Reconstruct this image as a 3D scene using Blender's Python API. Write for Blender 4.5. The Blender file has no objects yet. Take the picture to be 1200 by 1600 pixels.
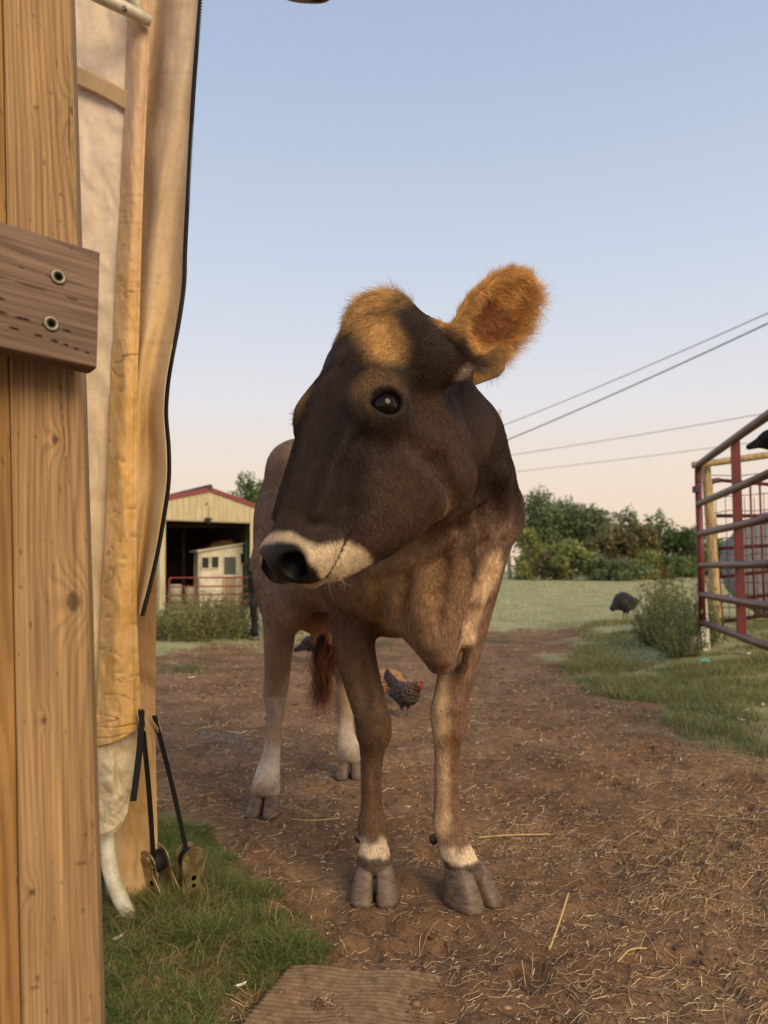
import bpy, bmesh, math, random
import numpy as np
from mathutils import Vector, Matrix

S = bpy.context.scene
COL = S.collection
rng = np.random.default_rng(7)
random.seed(7)

# ------------------------------------------------------------------ camera
FPX = 1202.0                                   # focal length in pixels of a 1200 x 1600 frame
PITCH = math.atan(90 / FPX)
EYE = np.array([0.0, 0.0, 0.85])
cam_d = bpy.data.cameras.new('camera')
cam_d.sensor_fit = 'VERTICAL'; cam_d.sensor_height = 36.0; cam_d.lens = 36.0 * FPX / 1600
cam_d.clip_start = 0.05; cam_d.clip_end = 2000
cam_d.dof.use_dof = True; cam_d.dof.focus_distance = 1.55; cam_d.dof.aperture_fstop = 5.2
cam = bpy.data.objects.new('camera', cam_d); COL.objects.link(cam)
cam.location = EYE.tolist(); cam.rotation_euler = (math.pi / 2 + PITCH, 0, 0)
S.camera = cam

# ------------------------------------------------------------------ sky and sun (dusk, sun low behind the camera)
SUN_EL, SUN_AZ = 32.0, 146.0                   # degrees; azimuth clockwise from +Y
w = bpy.data.worlds.new('World'); S.world = w; w.use_nodes = True
nt = w.node_tree; nt.nodes.clear()
wo = nt.nodes.new('ShaderNodeOutputWorld'); bg = nt.nodes.new('ShaderNodeBackground')
tc = nt.nodes.new('ShaderNodeTexCoord'); sx = nt.nodes.new('ShaderNodeSeparateXYZ')
rp = nt.nodes.new('ShaderNodeValToRGB')
nt.links.new(tc.outputs['Generated'], sx.inputs[0]); nt.links.new(sx.outputs['Z'], rp.inputs[0])
def s2l(c):
    c = np.asarray(c, float) / 255
    return np.where(c <= 0.04045, c / 12.92, ((c + 0.055) / 1.055) ** 2.4)
SKY = [(0.0, (239, 211, 184)), (0.06, (243, 219, 194)), (0.13, (240, 225, 210)), (0.21, (230, 227, 230)),
       (0.30, (214, 220, 233)), (0.42, (196, 208, 228)), (0.56, (177, 193, 219)), (0.68, (166, 181, 211)), (1.0, (128, 150, 193))]
while len(rp.color_ramp.elements) < len(SKY): rp.color_ramp.elements.new(0.5)
for e, (p, c) in zip(rp.color_ramp.elements, SKY):
    e.position = p; e.color = (*s2l(c), 1)
nt.links.new(rp.outputs[0], bg.inputs[0]); bg.inputs[1].default_value = 1.0
nt.links.new(bg.outputs[0], wo.inputs[0])

sun_d = bpy.data.lights.new('sun', 'SUN'); sun_d.energy = 3.1; sun_d.angle = math.radians(38); sun_d.color = (1.0, 0.77, 0.48)
sun = bpy.data.objects.new('sun', sun_d); COL.objects.link(sun)
az, el = math.radians(SUN_AZ), math.radians(SUN_EL)
to_sun = Vector((math.sin(az) * math.cos(el), math.cos(az) * math.cos(el), math.sin(el)))
sun.rotation_euler = to_sun.to_track_quat('Z', 'Y').to_euler()
sun.location = (to_sun * 30)

S.view_settings.view_transform = 'Standard'; S.view_settings.look = 'None'
S.view_settings.exposure = 0.0; S.view_settings.gamma = 1.0
S.view_settings.use_curve_mapping = False
S.render.engine = 'CYCLES'
S.cycles.max_bounces = 6; S.cycles.diffuse_bounces = 3; S.cycles.glossy_bounces = 3
S.cycles.transparent_max_bounces = 8; S.cycles.use_denoising = True

# ------------------------------------------------------------------ helpers
_f = np.array([0, math.cos(PITCH), math.sin(PITCH)]); _u = np.array([0, -math.sin(PITCH), math.cos(PITCH)])
def ray(px, py):
    return _f * FPX + np.array([1.0, 0, 0]) * (px - 600) + _u * (800 - py)
def P(px, py, Y):
    """surveyed point: where the sight line of photo pixel (px, py) is Y metres ahead"""
    d = ray(px, py)
    return EYE + d * (Y / d[1])
def G(px, py, z=0.0):
    d = ray(px, py)
    return EYE + d * ((z - EYE[2]) / d[2])
def proj(p):
    q = np.asarray(p) - EYE
    k = FPX / (q @ _f)
    return 600 + q[0] * k, 800 - (q @ _u) * k

def tag(o, label=None, cat=None, group=None, kind=None):
    if label: o['label'] = label
    if cat: o['category'] = cat
    if group: o['group'] = group
    if kind: o['kind'] = kind
    return o
def empty(name, loc, label=None, cat=None, group=None):
    o = bpy.data.objects.new(name, None); COL.objects.link(o)
    o.location = [float(v) for v in loc]; o.empty_display_size = 0.1
    return tag(o, label, cat, group)
def link_mesh(name, me, mat=None, parent=None, smooth=True):
    o = bpy.data.objects.new(name, me); COL.objects.link(o)
    if mat is not None: me.materials.append(mat)
    if smooth and len(me.polygons): me.polygons.foreach_set('use_smooth', np.ones(len(me.polygons), bool))
    if parent is not None:
        o.parent = parent                      # verts are in world space: undo the parent's offset
        o.matrix_parent_inverse = Matrix.Translation(-world_loc(parent))
    return o
def world_loc(o):
    """offset to undo for a child whose vertices are in world space (parts already stand in world space)"""
    return Vector(o.location) if o.type == 'EMPTY' else Vector((0, 0, 0))
def np_mesh(name, V, Fq, mat=None, parent=None, smooth=True, colors=None):
    """mesh from arrays; Fq: (n,3) or (n,4) int array"""
    V = np.ascontiguousarray(V, np.float32); Fq = np.ascontiguousarray(Fq, np.int32)
    me = bpy.data.meshes.new(name)
    me.vertices.add(len(V)); me.vertices.foreach_set('co', V.ravel())
    n, k = Fq.shape
    me.loops.add(n * k); me.loops.foreach_set('vertex_index', Fq.ravel())
    me.polygons.add(n); me.polygons.foreach_set('loop_start', np.arange(0, n * k, k, dtype=np.int32))
    try: me.polygons.foreach_set('loop_total', np.full(n, k, np.int32))
    except Exception: pass
    me.update(calc_edges=True); me.validate()
    if colors is not None:
        a = me.attributes.new('coat', 'FLOAT_COLOR', 'POINT')
        c = np.ones((len(V), 4), np.float32); c[:, :3] = colors; a.data.foreach_set('color', c.ravel())
    return link_mesh(name, me, mat, parent, smooth)
class MB:
    """collects pieces of ONE mesh"""
    def __init__(self): self.v = []; self.f = []
    def add(self, V, Fs):
        b = len(self.v); self.v += [tuple(map(float, q)) for q in V]; self.f += [tuple(b + i for i in q) for q in Fs]; return self
    def box(self, c, s, M=None):
        c = np.asarray(c, float); h = np.asarray(s, float) / 2
        V = np.array([[x, y, z] for x in (-1, 1) for y in (-1, 1) for z in (-1, 1)]) * h
        if M is not None: V = V @ np.asarray(M).T
        return self.add(V + c, [(0, 1, 3, 2), (4, 6, 7, 5), (0, 4, 5, 1), (2, 3, 7, 6), (0, 2, 6, 4), (1, 5, 7, 3)])
    def tube(self, pts, r, n=10, cap=True):
        pts = [np.asarray(p, float) for p in pts]; m = len(pts)
        r = [r] * m if np.isscalar(r) else list(r)
        V = []; t0 = None; a = None
        for i in range(m):
            t = pts[min(i + 1, m - 1)] - pts[max(i - 1, 0)]; t = t / (np.linalg.norm(t) + 1e-12)
            if a is None:
                a = np.cross(t, [0, 0, 1.0]);
                if np.linalg.norm(a) < 1e-3: a = np.cross(t, [1.0, 0, 0])
            a = a - t * (a @ t); a /= np.linalg.norm(a); b = np.cross(t, a)
            for k in range(n):
                q = 2 * math.pi * k / n; V.append(pts[i] + r[i] * (math.cos(q) * a + math.sin(q) * b))
        Fs = [(i * n + k, i * n + (k + 1) % n, (i + 1) * n + (k + 1) % n, (i + 1) * n + k) for i in range(m - 1) for k in range(n)]
        if cap: Fs += [tuple(range(n - 1, -1, -1)), tuple((m - 1) * n + k for k in range(n))]
        return self.add(V, Fs)
    def build(self, name, mat, parent=None, smooth=False, bevel=0):
        me = bpy.data.meshes.new(name); me.from_pydata(self.v, [], self.f); me.update()
        if bevel or True:
            bm = bmesh.new(); bm.from_mesh(me)
            if bevel:
                bmesh.ops.bevel(bm, geom=list(bm.edges), offset=bevel, segments=2, affect='EDGES', profile=0.6)
            bmesh.ops.recalc_face_normals(bm, faces=list(bm.faces)); bm.to_mesh(me); bm.free()
        o = link_mesh(name, me, mat, parent, smooth)
        return o
def spline(pts, n):
    """Catmull-Rom through rows of numbers"""
    p = np.asarray(pts, float); p = np.vstack([2 * p[0] - p[1], p, 2 * p[-1] - p[-2]])
    out = []
    for t in np.linspace(0, len(pts) - 1 - 1e-9, n):
        i = int(t); f = t - i; a, b, c, d = p[i:i + 4]
        out.append(0.5 * (2 * b + (c - a) * f + (2 * a - 5 * b + 4 * c - d) * f * f + (3 * b - a - 3 * c + d) * f ** 3))
    return np.array(out)
# value noise on arrays
def _hash(ix, iy, iz, seed):
    h = (ix.astype(np.int64) * 374761393 + iy.astype(np.int64) * 668265263 + iz.astype(np.int64) * 2147483647 + seed * 1274126177) & 0xffffffff
    h = ((h ^ (h >> 13)) * 1274126177) & 0xffffffff
    return ((h ^ (h >> 16)) & 0xffff) / 65535.0
def noise3(x, y, z, seed=0):
    xi, yi, zi = np.floor(x), np.floor(y), np.floor(z); fx, fy, fz = x - xi, y - yi, z - zi
    fx, fy, fz = [t * t * (3 - 2 * t) for t in (fx, fy, fz)]
    r = 0
    for a in (0, 1):
        for b in (0, 1):
            for c in (0, 1):
                r = r + _hash(xi + a, yi + b, zi + c, seed) * (fx if a else 1 - fx) * (fy if b else 1 - fy) * (fz if c else 1 - fz)
    return r * 2 - 1
def fbm(x, y, z=None, o=4, seed=0, gain=0.5):
    z = np.zeros_like(x) if z is None else z
    r = 0; a = 1; s = 1
    for i in range(o):
        r = r + a * noise3(x * s, y * s, z * s, seed + i); a *= gain; s *= 2.03
    return r
def sstep(a, b, x):
    t = np.clip((x - a) / (b - a), 0, 1); return t * t * (3 - 2 * t)

# ------------------------------------------------------------------ materials
def mat(name, color=(0.5, 0.5, 0.5), rough=0.7, metal=0.0, spec=0.3):
    m = bpy.data.materials.new(name); m.use_nodes = True
    b = m.node_tree.nodes['Principled BSDF']
    b.inputs['Base Color'].default_value = (*color, 1); b.inputs['Roughness'].default_value = rough
    b.inputs['Metallic'].default_value = metal; b.inputs['Specular IOR Level'].default_value = spec
    return m
class NT:
    """small node-graph helper on a Principled material"""
    def __init__(self, name, **k):
        self.m = mat(name, **k); self.t = self.m.node_tree; self.b = self.t.nodes['Principled BSDF']
    def n(self, typ, **k):
        q = self.t.nodes.new('ShaderNode' + typ)
        for a, v in k.items(): setattr(q, a, v)
        return q
    def L(self, a, b): self.t.links.new(a, b)
    def coord(self, kind='Object', scale=(1, 1, 1), rot=(0, 0, 0)):
        c = self.n('TexCoord'); mp = self.n('Mapping'); mp.inputs['Scale'].default_value = scale; mp.inputs['Rotation'].default_value = rot
        self.L(c.outputs[kind], mp.inputs[0]); return mp.outputs[0]
    def noise(self, co, scale=5, detail=4, rough=0.55, dist=0.0):
        q = self.n('TexNoise'); q.inputs['Scale'].default_value = scale; q.inputs['Detail'].default_value = detail
        q.inputs['Roughness'].default_value = rough; q.inputs['Distortion'].default_value = dist
        self.L(co, q.inputs['Vector']); return q.outputs['Fac']
    def ramp(self, fac, stops):
        q = self.n('ValToRGB'); e = q.color_ramp.elements
        while len(e) < len(stops): e.new(0.5)
        for el, (p, c) in zip(e, stops):
            el.position = p; el.color = (*(c if len(np.shape(c)) else (c, c, c)), 1)
        self.L(fac, q.inputs[0]); return q.outputs[0]
    def mix(self, fac, a, b, mode='MIX'):
        q = self.n('Mix', data_type='RGBA', blend_type=mode)
        for s, v in ((0, fac), (6, a), (7, b)):
            if hasattr(v, 'is_linked'): self.L(v, q.inputs[s])
            elif s == 0: q.inputs[0].default_value = v
            else: q.inputs[s].default_value = (*v, 1)
        return q.outputs[2]
    def math(self, op, a, b=0.0):
        q = self.n('Math', operation=op)
        for i, v in ((0, a), (1, b)):
            if hasattr(v, 'is_linked'): self.L(v, q.inputs[i])
            else: q.inputs[i].default_value = v
        return q.outputs[0]
    def bump(self, h, strength=0.3, dist=0.01):
        q = self.n('Bump'); q.inputs['Strength'].default_value = strength; q.inputs['Distance'].default_value = dist
        self.L(h, q.inputs['Height']); self.L(q.outputs[0], self.b.inputs['Normal'])
    def color(self, c): self.L(c, self.b.inputs['Base Color'])
    def roughness(self, c): self.L(c, self.b.inputs['Roughness'])
# ------------------------------------------------------------------ animal bodies: one implicit surface, meshed once
class Field:
    def __init__(self, xs, ys, zs):
        self.x, self.y, self.z = [np.asarray(a, np.float32) for a in (xs, ys, zs)]
        self.D = np.full((len(xs), len(ys), len(zs)), 1.0, np.float32)
    def _box(self, lo, hi):
        sl = []
        for ax, a, b in zip((self.x, self.y, self.z), lo, hi):
            i = max(int(np.searchsorted(ax, a)) - 1, 0); j = min(int(np.searchsorted(ax, b)) + 1, len(ax))
            sl.append(slice(i, max(j, i)))
        return tuple(sl), self.x[sl[0]][:, None, None], self.y[sl[1]][None, :, None], self.z[sl[2]][None, None, :]
    def _put(self, sl, d, k, sub=False):
        D = self.D[sl]
        if sub:
            d = -d; h = np.maximum(k - np.abs(D - d), 0) / k; self.D[sl] = np.maximum(D, d) + h * h * k / 4
        else:
            h = np.maximum(k - np.abs(D - d), 0) / k; self.D[sl] = np.minimum(D, d) - h * h * k / 4
    def cone(self, a, b, ra, rb, k=0.03, sq=None, sub=False):
        a, b = np.asarray(a, float), np.asarray(b, float); m = k * 1.2 + 0.01
        R = max(ra, rb) * (max(1, sq[1]) if sq else 1)
        sl, X, Y, Z = self._box(np.minimum(a, b) - R - m, np.maximum(a, b) + R + m)
        if self.D[sl].size == 0: return
        px, py, pz = X - a[0], Y - a[1], Z - a[2]; ba = b - a; L2 = ba @ ba + 1e-12
        t = np.clip((px * ba[0] + py * ba[1] + pz * ba[2]) / L2, 0, 1)
        qx, qy, qz = px - t * ba[0], py - t * ba[1], pz - t * ba[2]
        s = 1.0
        if sq:
            w = np.asarray(sq[0], float); w = w / np.linalg.norm(w); s = sq[1]; c = (1 / s - 1) * (qx * w[0] + qy * w[1] + qz * w[2])
            qx, qy, qz = qx + c * w[0], qy + c * w[1], qz + c * w[2]
        d = np.sqrt(qx * qx + qy * qy + qz * qz) - (ra + (rb - ra) * t)
        self._put(sl, d * min(1.0, s), k, sub)
    def chain(self, pts, k=0.03, infl=None, sub=4):
        """tube of varying radius through the points, blended in as one piece"""
        infl = .22 * k if infl is None else infl
        A = spline([[*p, r] for p, r in pts], (len(pts) - 1) * sub + 1); A[:, 3] += infl
        m = k * 1.2 + .01; R = A[:, 3].max(); sl, X, Y, Z = self._box(A[:, :3].min(0) - R - m, A[:, :3].max(0) + R + m)
        if self.D[sl].size == 0: return
        d = np.full(self.D[sl].shape, 1.0, np.float32)
        for a, b in zip(A[:-1], A[1:]):
            lo = np.minimum(a[:3], b[:3]) - max(a[3], b[3]) - m; hi = np.maximum(a[:3], b[:3]) + max(a[3], b[3]) + m
            s2, x, y, z = self._box(lo, hi); s3 = tuple(slice(max(u.start - v.start, 0), max(u.stop - v.start, 0)) for u, v in zip(s2, sl))
            if d[s3].size == 0: continue
            x, y, z = X[s3[0]], Y[:, s3[1]], Z[:, :, s3[2]]
            ba = b[:3] - a[:3]; px, py, pz = x - a[0], y - a[1], z - a[2]
            t = np.clip((px * ba[0] + py * ba[1] + pz * ba[2]) / (ba @ ba + 1e-12), 0, 1)
            q = np.sqrt((px - t * ba[0]) ** 2 + (py - t * ba[1]) ** 2 + (pz - t * ba[2]) ** 2) - (a[3] + (b[3] - a[3]) * t)
            d[s3] = np.minimum(d[s3], q)
        self._put(sl, d, k)
    def ell(self, c, r, A=None, k=0.03, sub=False):
        """ellipsoid, rows of A are its axes"""
        c = np.asarray(c, float); r = np.asarray(r, float); A = np.eye(3) if A is None else np.asarray(A, float)
        e = np.sqrt(((A * r[:, None]) ** 2).sum(0)); m = k * 1.2 + 0.01
        sl, X, Y, Z = self._box(c - e - m, c + e + m)
        if self.D[sl].size == 0: return
        X, Y, Z = X - c[0], Y - c[1], Z - c[2]; k0 = 0; k1 = 0
        for i in range(3):
            q = (X * A[i, 0] + Y * A[i, 1] + Z * A[i, 2]) / r[i]; k0 = k0 + q * q; k1 = k1 + (q / r[i]) ** 2
        k0 = np.sqrt(k0); k1 = np.sqrt(k1) + 1e-9
        self._put(sl, (k0 * (k0 - 1) / k1).astype(np.float32), k, sub)
    def surf(self, px, py, dy=0.0, Y0=1.2, Y1=3.4):
        """first surface point met along a photo sight line, pushed dy metres deeper"""
        d = ray(px, py); Ys = np.arange(Y0, Y1, .004); p = EYE + d[None] * (Ys / d[1])[:, None]
        i = [np.clip(np.searchsorted(ax, p[:, k]), 0, len(ax) - 1) for k, ax in enumerate((self.x, self.y, self.z))]
        h = np.flatnonzero(self.D[i[0], i[1], i[2]] < 0)
        return P(px, py, (Ys[h[0]] if len(h) else Y1) + dy)
    def groove(self, pts, r, k, depth=0.0):
        q = [self.surf(x, y, depth) for x, y in pts]
        for a, b in zip(q[:-1], q[1:]): self.cone(a, b, r, r, k, None, True)
    def ridge(self, pts, r, k, depth=0.0):
        q = [self.surf(x, y, depth) for x, y in pts]; self.chain([(p, r) for p in q], k, 0)
    def mesh(self):
        D = self.D; nx, ny, nz = D.shape; I = D < 0
        c = np.zeros((nx - 1, ny - 1, nz - 1), np.uint8)
        for a in (0, 1):
            for b in (0, 1):
                for e in (0, 1): c += I[a:nx - 1 + a, b:ny - 1 + b, e:nz - 1 + e]
        ids = np.flatnonzero((c > 0) & (c < 8)); cs = c.shape
        i, j, k = np.unravel_index(ids, cs)
        val = {}; pos = {}
        for a in (0, 1):
            for b in (0, 1):
                for e in (0, 1):
                    val[a, b, e] = D[i + a, j + b, k + e].astype(np.float64); pos[a, b, e] = np.stack([self.x[i + a], self.y[j + b], self.z[k + e]], 1)
        acc = np.zeros((len(ids), 3)); cnt = np.zeros(len(ids))
        ks = list(val)
        for p in ks:
            for q in ks:
                if p < q and sum(abs(u - v) for u, v in zip(p, q)) == 1:
                    va, vb = val[p], val[q]; m = (va < 0) != (vb < 0); t = np.where(m, va / np.where(m, va - vb, 1), 0)
                    acc += np.where(m[:, None], pos[p] + t[:, None] * (pos[q] - pos[p]), 0); cnt += m
        V = acc / cnt[:, None]; Fs = []
        for ax in range(3):
            sh = [slice(None)] * 3; s0 = list(sh); s1 = list(sh); s0[ax] = slice(0, -1); s1[ax] = slice(1, None)
            A, B = I[tuple(s0)], I[tuple(s1)]; e = np.argwhere(A != B)
            u, v = [(1, 2), (2, 0), (0, 1)][ax]
            ok = (e[:, u] > 0) & (e[:, v] > 0) & (e[:, u] < D.shape[u] - 1) & (e[:, v] < D.shape[v] - 1); e = e[ok]
            ins = A[tuple(e.T)]
            def cell(du, dv):
                q = e.copy(); q[:, u] += du; q[:, v] += dv
                return np.searchsorted(ids, np.ravel_multi_index(tuple(q.T), cs))
            q = np.stack([cell(-1, -1), cell(0, -1), cell(0, 0), cell(-1, 0)], 1)
            q[~ins] = q[~ins][:, ::-1]; Fs.append(q)
        return V, np.vstack(Fs)
def axis_steps(*seg):
    """graded grid line: (start, step, stop, step, stop ...)"""
    out = [seg[0]]; i = 1
    while i < len(seg):
        st, en = seg[i], seg[i + 1]
        while out[-1] < en: out.append(out[-1] + st)
        i += 2
    return np.array(out)
def unit(v): v = np.asarray(v, float); return v / np.linalg.norm(v)
# ------------------------------------------------------------------ terrain
def in_poly(px, py, poly):
    px, py = np.asarray(px), np.asarray(py); c = np.zeros(px.shape, bool); n = len(poly)
    for i in range(n):
        x0, y0 = poly[i]; x1, y1 = poly[(i + 1) % n]
        m = ((y0 > py) != (y1 > py)) & (px < (x1 - x0) * (py - y0) / (y1 - y0 + 1e-9) + x0); c ^= m
    return c
def gxy(pts): return [tuple(G(*p)[:2]) for p in pts]
GRASS_LEFT = gxy([(-120, 1700), (-120, 1400), (150, 1350), (235, 1272), (285, 1262), (330, 1320), (400, 1385), (470, 1445), (512, 1500), (462, 1528), (400, 1560), (370, 1600), (330, 1720)])
GRASS_RIGHT = gxy([(925, 985), (905, 1030), (915, 1078), (1000, 1092), (1080, 1100), (1085, 1135), (1130, 1160), (1200, 1172), (1400, 1190), (2200, 1200), (2200, 985)])
FIELD_NEAR = gxy([(-600, 1060), (200, 1030), (300, 1012), (440, 1008), (560, 985), (700, 982), (790, 985), (930, 990)])
def field_edge(x):
    e = np.array(sorted(FIELD_NEAR)); return np.interp(x, e[:, 0], e[:, 1])
def pdist(x, y, poly):
    """signed distance to a polygon, positive inside"""
    d = np.full(np.shape(x), 1e9); n = len(poly)
    for i in range(n):
        a = np.array(poly[i]); b = np.array(poly[(i + 1) % n]); ba = b - a
        t = np.clip(((x - a[0]) * ba[0] + (y - a[1]) * ba[1]) / (ba @ ba + 1e-9), 0, 1)
        d = np.minimum(d, np.hypot(x - a[0] - t * ba[0], y - a[1] - t * ba[1]))
    return np.where(in_poly(x, y, poly), d, -d)
def grass_mask(x, y):
    """0 bare dirt .. 1 turf"""
    w = fbm(x * 3.1, y * 3.1, None, 3, 40)
    f = sstep(-.5, .7, y - field_edge(x) + w * .6)
    r = sstep(-.35, .35, pdist(x, y, GRASS_RIGHT) + w * .35)
    l = sstep(-.05, .07, pdist(x, y, GRASS_LEFT) + w * .05)
    return np.maximum(np.maximum(f, r), l)
def land(x, y):
    z = .17 * sstep(1.9, 3.6, x) * sstep(4.2, 7, y) * sstep(16, 9, y)
    z = z - .36 * sstep(12, 20, y) * sstep(-.5, -4, x)
    z = z + .10 * fbm(x * .12, y * .12, None, 2, 3) * sstep(9, 22, y) + .5 * sstep(45, 90, y)
    return z + .03 * sstep(0, .25, pdist(x, y, GRASS_LEFT))
_pr = np.random.default_rng(77); PRINTS = [(_pr.uniform(-.45, .55) * q_, q_, _pr.uniform(0, 6.28), _pr.uniform(.5, 1)) for q_ in 1.25 * (5.0 / 1.25) ** _pr.random(70)]
def ground_z(x, y):
    x, y = np.asarray(x, float), np.asarray(y, float)
    m = grass_mask(x, y); nearw = sstep(9, 4, y)
    r = .014 * fbm(x * 5, y * 5, None, 3, 11) + nearw * (.0065 * fbm(x * 17, y * 17, None, 3, 15) + .0032 * fbm(x * 55, y * 55, None, 3, 19, .6))
    pit = fbm(x * 8.5, y * 8.5, None, 2, 27); r = r - nearw * .016 * sstep(.45, .85, pit)
    if x.size > 1000:
        for cx, cy, a_, s_ in PRINTS:
            k = (np.abs(x - cx) < .16) & (np.abs(y - cy) < .16)
            if k.any():
                dx, dy = x[k] - cx, y[k] - cy; u_ = dx * math.cos(a_) + dy * math.sin(a_); v_ = -dx * math.sin(a_) + dy * math.cos(a_); d_ = np.sqrt((u_ / .055) ** 2 + (v_ / .045) ** 2)
                r = np.array(r); r[k] += s_ * (-.020 * sstep(1.05, .75, d_) + .007 * np.exp(-((d_ - 1.25) / .22) ** 2) + .010 * np.exp(-(v_ / .006) ** 2) * (d_ < .9))
    flat = np.ones_like(x)
    for (px, py, Y) in ((585, 1390, 2.07), (735, 1390, 2.04), (412, 1250, 2.78), (546, 1195, 3.27)):
        c = P(px, py, Y); flat = flat * sstep(.05, .16, np.hypot(x - c[0], y - c[1]))
    return land(x, y) + r * (1 - .5 * m) * flat
gx = axis_steps(-260, 8, -40, 1.2, -6, .12, -1.6, .0155, 2.1, .04, 4.5, .2, 9, 1.5, 40, 8, 260)
gy = axis_steps(-30, 3, -2, .25, .9, .0150, 3.6, .024, 6.2, .06, 11, .2, 24, 1.2, 60, 8, 420)
X, Y_ = np.meshgrid(gx, gy, indexing='ij'); Z = ground_z(X, Y_)
V = np.stack([X.ravel(), Y_.ravel(), Z.ravel()], 1); nx, ny = X.shape
i = (np.arange(nx - 1)[:, None] * ny + np.arange(ny - 1)[None]).ravel()
Q = np.stack([i, i + ny, i + ny + 1, i + 1], 1)
gm = NT('packed dirt and turf', rough=.95, spec=.12)
at = gm.n('Attribute', attribute_name='coat'); sp = gm.n('SeparateColor'); gm.L(at.outputs['Color'], sp.inputs[0])
co = gm.coord('Object')
d1 = gm.noise(co, 2.2, 6, .6); d2 = gm.noise(co, 38, 6, .7); d3 = gm.noise(co, 150, 4, .7)
def C_(r, g, b): return tuple(s2l((r, g, b)))
dirt = gm.ramp(d1, [(.28, C_(104, 79, 58)), (.5, C_(134, 104, 78)), (.74, C_(162, 131, 101))])
dirt = gm.mix(.75, dirt, gm.ramp(d2, [(.25, (.28, .26, .25)), (.52, (1, 1, 1)), (.85, (1.35, 1.3, 1.2))]), 'MULTIPLY')
dirt = gm.mix(.6, dirt, gm.ramp(d3, [(.3, (.55, .53, .5)), (.6, (1.05, 1.05, 1.05)), (.8, (1.5, 1.45, 1.35))]), 'MULTIPLY')
turf = gm.ramp(gm.noise(co, 1.3, 6, .65), [(.3, C_(132, 128, 88)), (.55, C_(172, 170, 128)), (.8, C_(196, 186, 148))])
turf = gm.mix(.6, turf, gm.ramp(gm.noise(co, 14, 5, .7), [(.3, (.45, .47, .4)), (.7, (1.15, 1.15, 1.1))]), 'MULTIPLY')
ash = gm.ramp(d2, [(.3, C_(84, 76, 70)), (.7, C_(150, 140, 130))])
base = gm.mix(sp.outputs[0], dirt, turf); base = gm.mix(sp.outputs[1], base, ash)
gm.color(base); gm.bump(gm.math('ADD', d2, gm.math('MULTIPLY', d3, .5)), .7, .012)
m = grass_mask(X, Y_); m = m * sstep(2.6, 5.0, Y_) + .25 * m * sstep(5, 2.6, Y_)
ac = G(352, 1150); ash_w = np.exp(-(((X - ac[0]) / .17) ** 2 + ((Y_ - ac[1]) / .30) ** 2)) ; ash_w = sstep(.5, 1.0, ash_w + .35 * fbm(X * 14, Y_ * 14, None, 4, 5)) * .7
ground = np_mesh('ground', V, Q, gm.m, None, True, np.stack([m.ravel(), ash_w.ravel(), 0 * m.ravel()], 1))
tag(ground, kind='structure')

# ------------------------------------------------------------------ blades
def vcol_mat(name, rough=.8, spec=.2, trans=0.0):
    m = NT(name, rough=rough, spec=spec); a = m.n('Attribute', attribute_name='coat'); m.color(a.outputs['Color'])
    if trans:
        tb_ = m.n('BsdfTranslucent'); m.L(a.outputs['Color'], tb_.inputs[0]); mx = m.n('MixShader'); mx.inputs[0].default_value = trans
        out = m.t.nodes['Material Output']; m.L(m.b.outputs[0], mx.inputs[1]); m.L(tb_.outputs[0], mx.inputs[2]); m.L(mx.outputs[0], out.inputs[0])
    return m.m
GRASSM = vcol_mat('grass blades', .7, .25, .25); LEAFM = vcol_mat('leaves', .65, .25, .25); STRAWM = vcol_mat('dry straw', .75, .2)
def blades(name, base, h, wd, bend, cols, mat_, parent=None, r=rng, seg_=3, up=None):
    n = len(base); a = r.uniform(0, 2 * np.pi, n); D = np.stack([np.cos(a), np.sin(a), np.zeros(n)], 1); b = r.uniform(0, 2 * np.pi, n)
    W = np.stack([np.cos(b), np.sin(b), np.zeros(n)], 1) * (wd / 2)[:, None]
    rows = []
    for i in range(seg_ + 1):
        f = i / seg_
        c = base + np.array([0, 0, 1.0]) * (h * (f - .35 * bend * f * f))[:, None] + D * (h * bend * f * f)[:, None]
        ww = W * (1 - f ** 1.5 * .9)
        rows += [c - ww, c + ww]
    V = np.stack(rows, 1).reshape(-1, 3); k = 2 * (seg_ + 1)
    o = (np.arange(n) * k)[:, None]
    Q = np.concatenate([o + np.array([[2 * i, 2 * i + 1, 2 * i + 3, 2 * i + 2]]) for i in range(seg_)])
    return np_mesh(name, V, Q, mat_, parent, True, np.repeat(cols, k, 0))
def greens(n, cols, r=rng, var=.22):
    c = np.array([s2l(q) for q in cols]); i = r.integers(0, len(c), n); j = r.integers(0, len(c), n); t = r.random((n, 1))
    return np.clip((c[i] * (1 - t) + c[j] * t) * np.exp(r.normal(0, var, (n, 1))), .004, .9)
# thick curly grass by the post
def scatter_poly(n, poly, r, thr=0.0, lim=None):
    p = np.array(poly); lo, hi = p.min(0), p.max(0)
    if lim: lo = np.maximum(lo, lim[0]); hi = np.minimum(hi, lim[1])
    q = r.uniform(lo, hi, (n, 2)); return q[pdist(q[:, 0], q[:, 1], poly) > thr]
r = np.random.default_rng(3)
q = scatter_poly(120000, GRASS_LEFT, r, -.03, ((-1.0, 1.28), (0.2, 2.6)))
cl = fbm(q[:, 0] * 9, q[:, 1] * 9, None, 3, 61); q = q[r.random(len(q)) < .55 + .45 * sstep(-.5, .4, cl)]
cl = fbm(q[:, 0] * 9, q[:, 1] * 9, None, 3, 61); n = len(q)
edge = sstep(-.02, .10, pdist(q[:, 0], q[:, 1], GRASS_LEFT))
h = (.020 + .028 * np.clip(.5 + cl, 0, 1.2)) * r.uniform(.5, 1.4, n) * (.4 + .6 * edge)
gc = greens(n, [(78, 100, 44), (96, 118, 56), (112, 130, 70), (84, 104, 48), (136, 138, 84)], r)
dry = r.random(n) < .16; gc[dry] = greens(dry.sum(), [(164, 140, 96), (140, 116, 78)], r)
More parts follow.
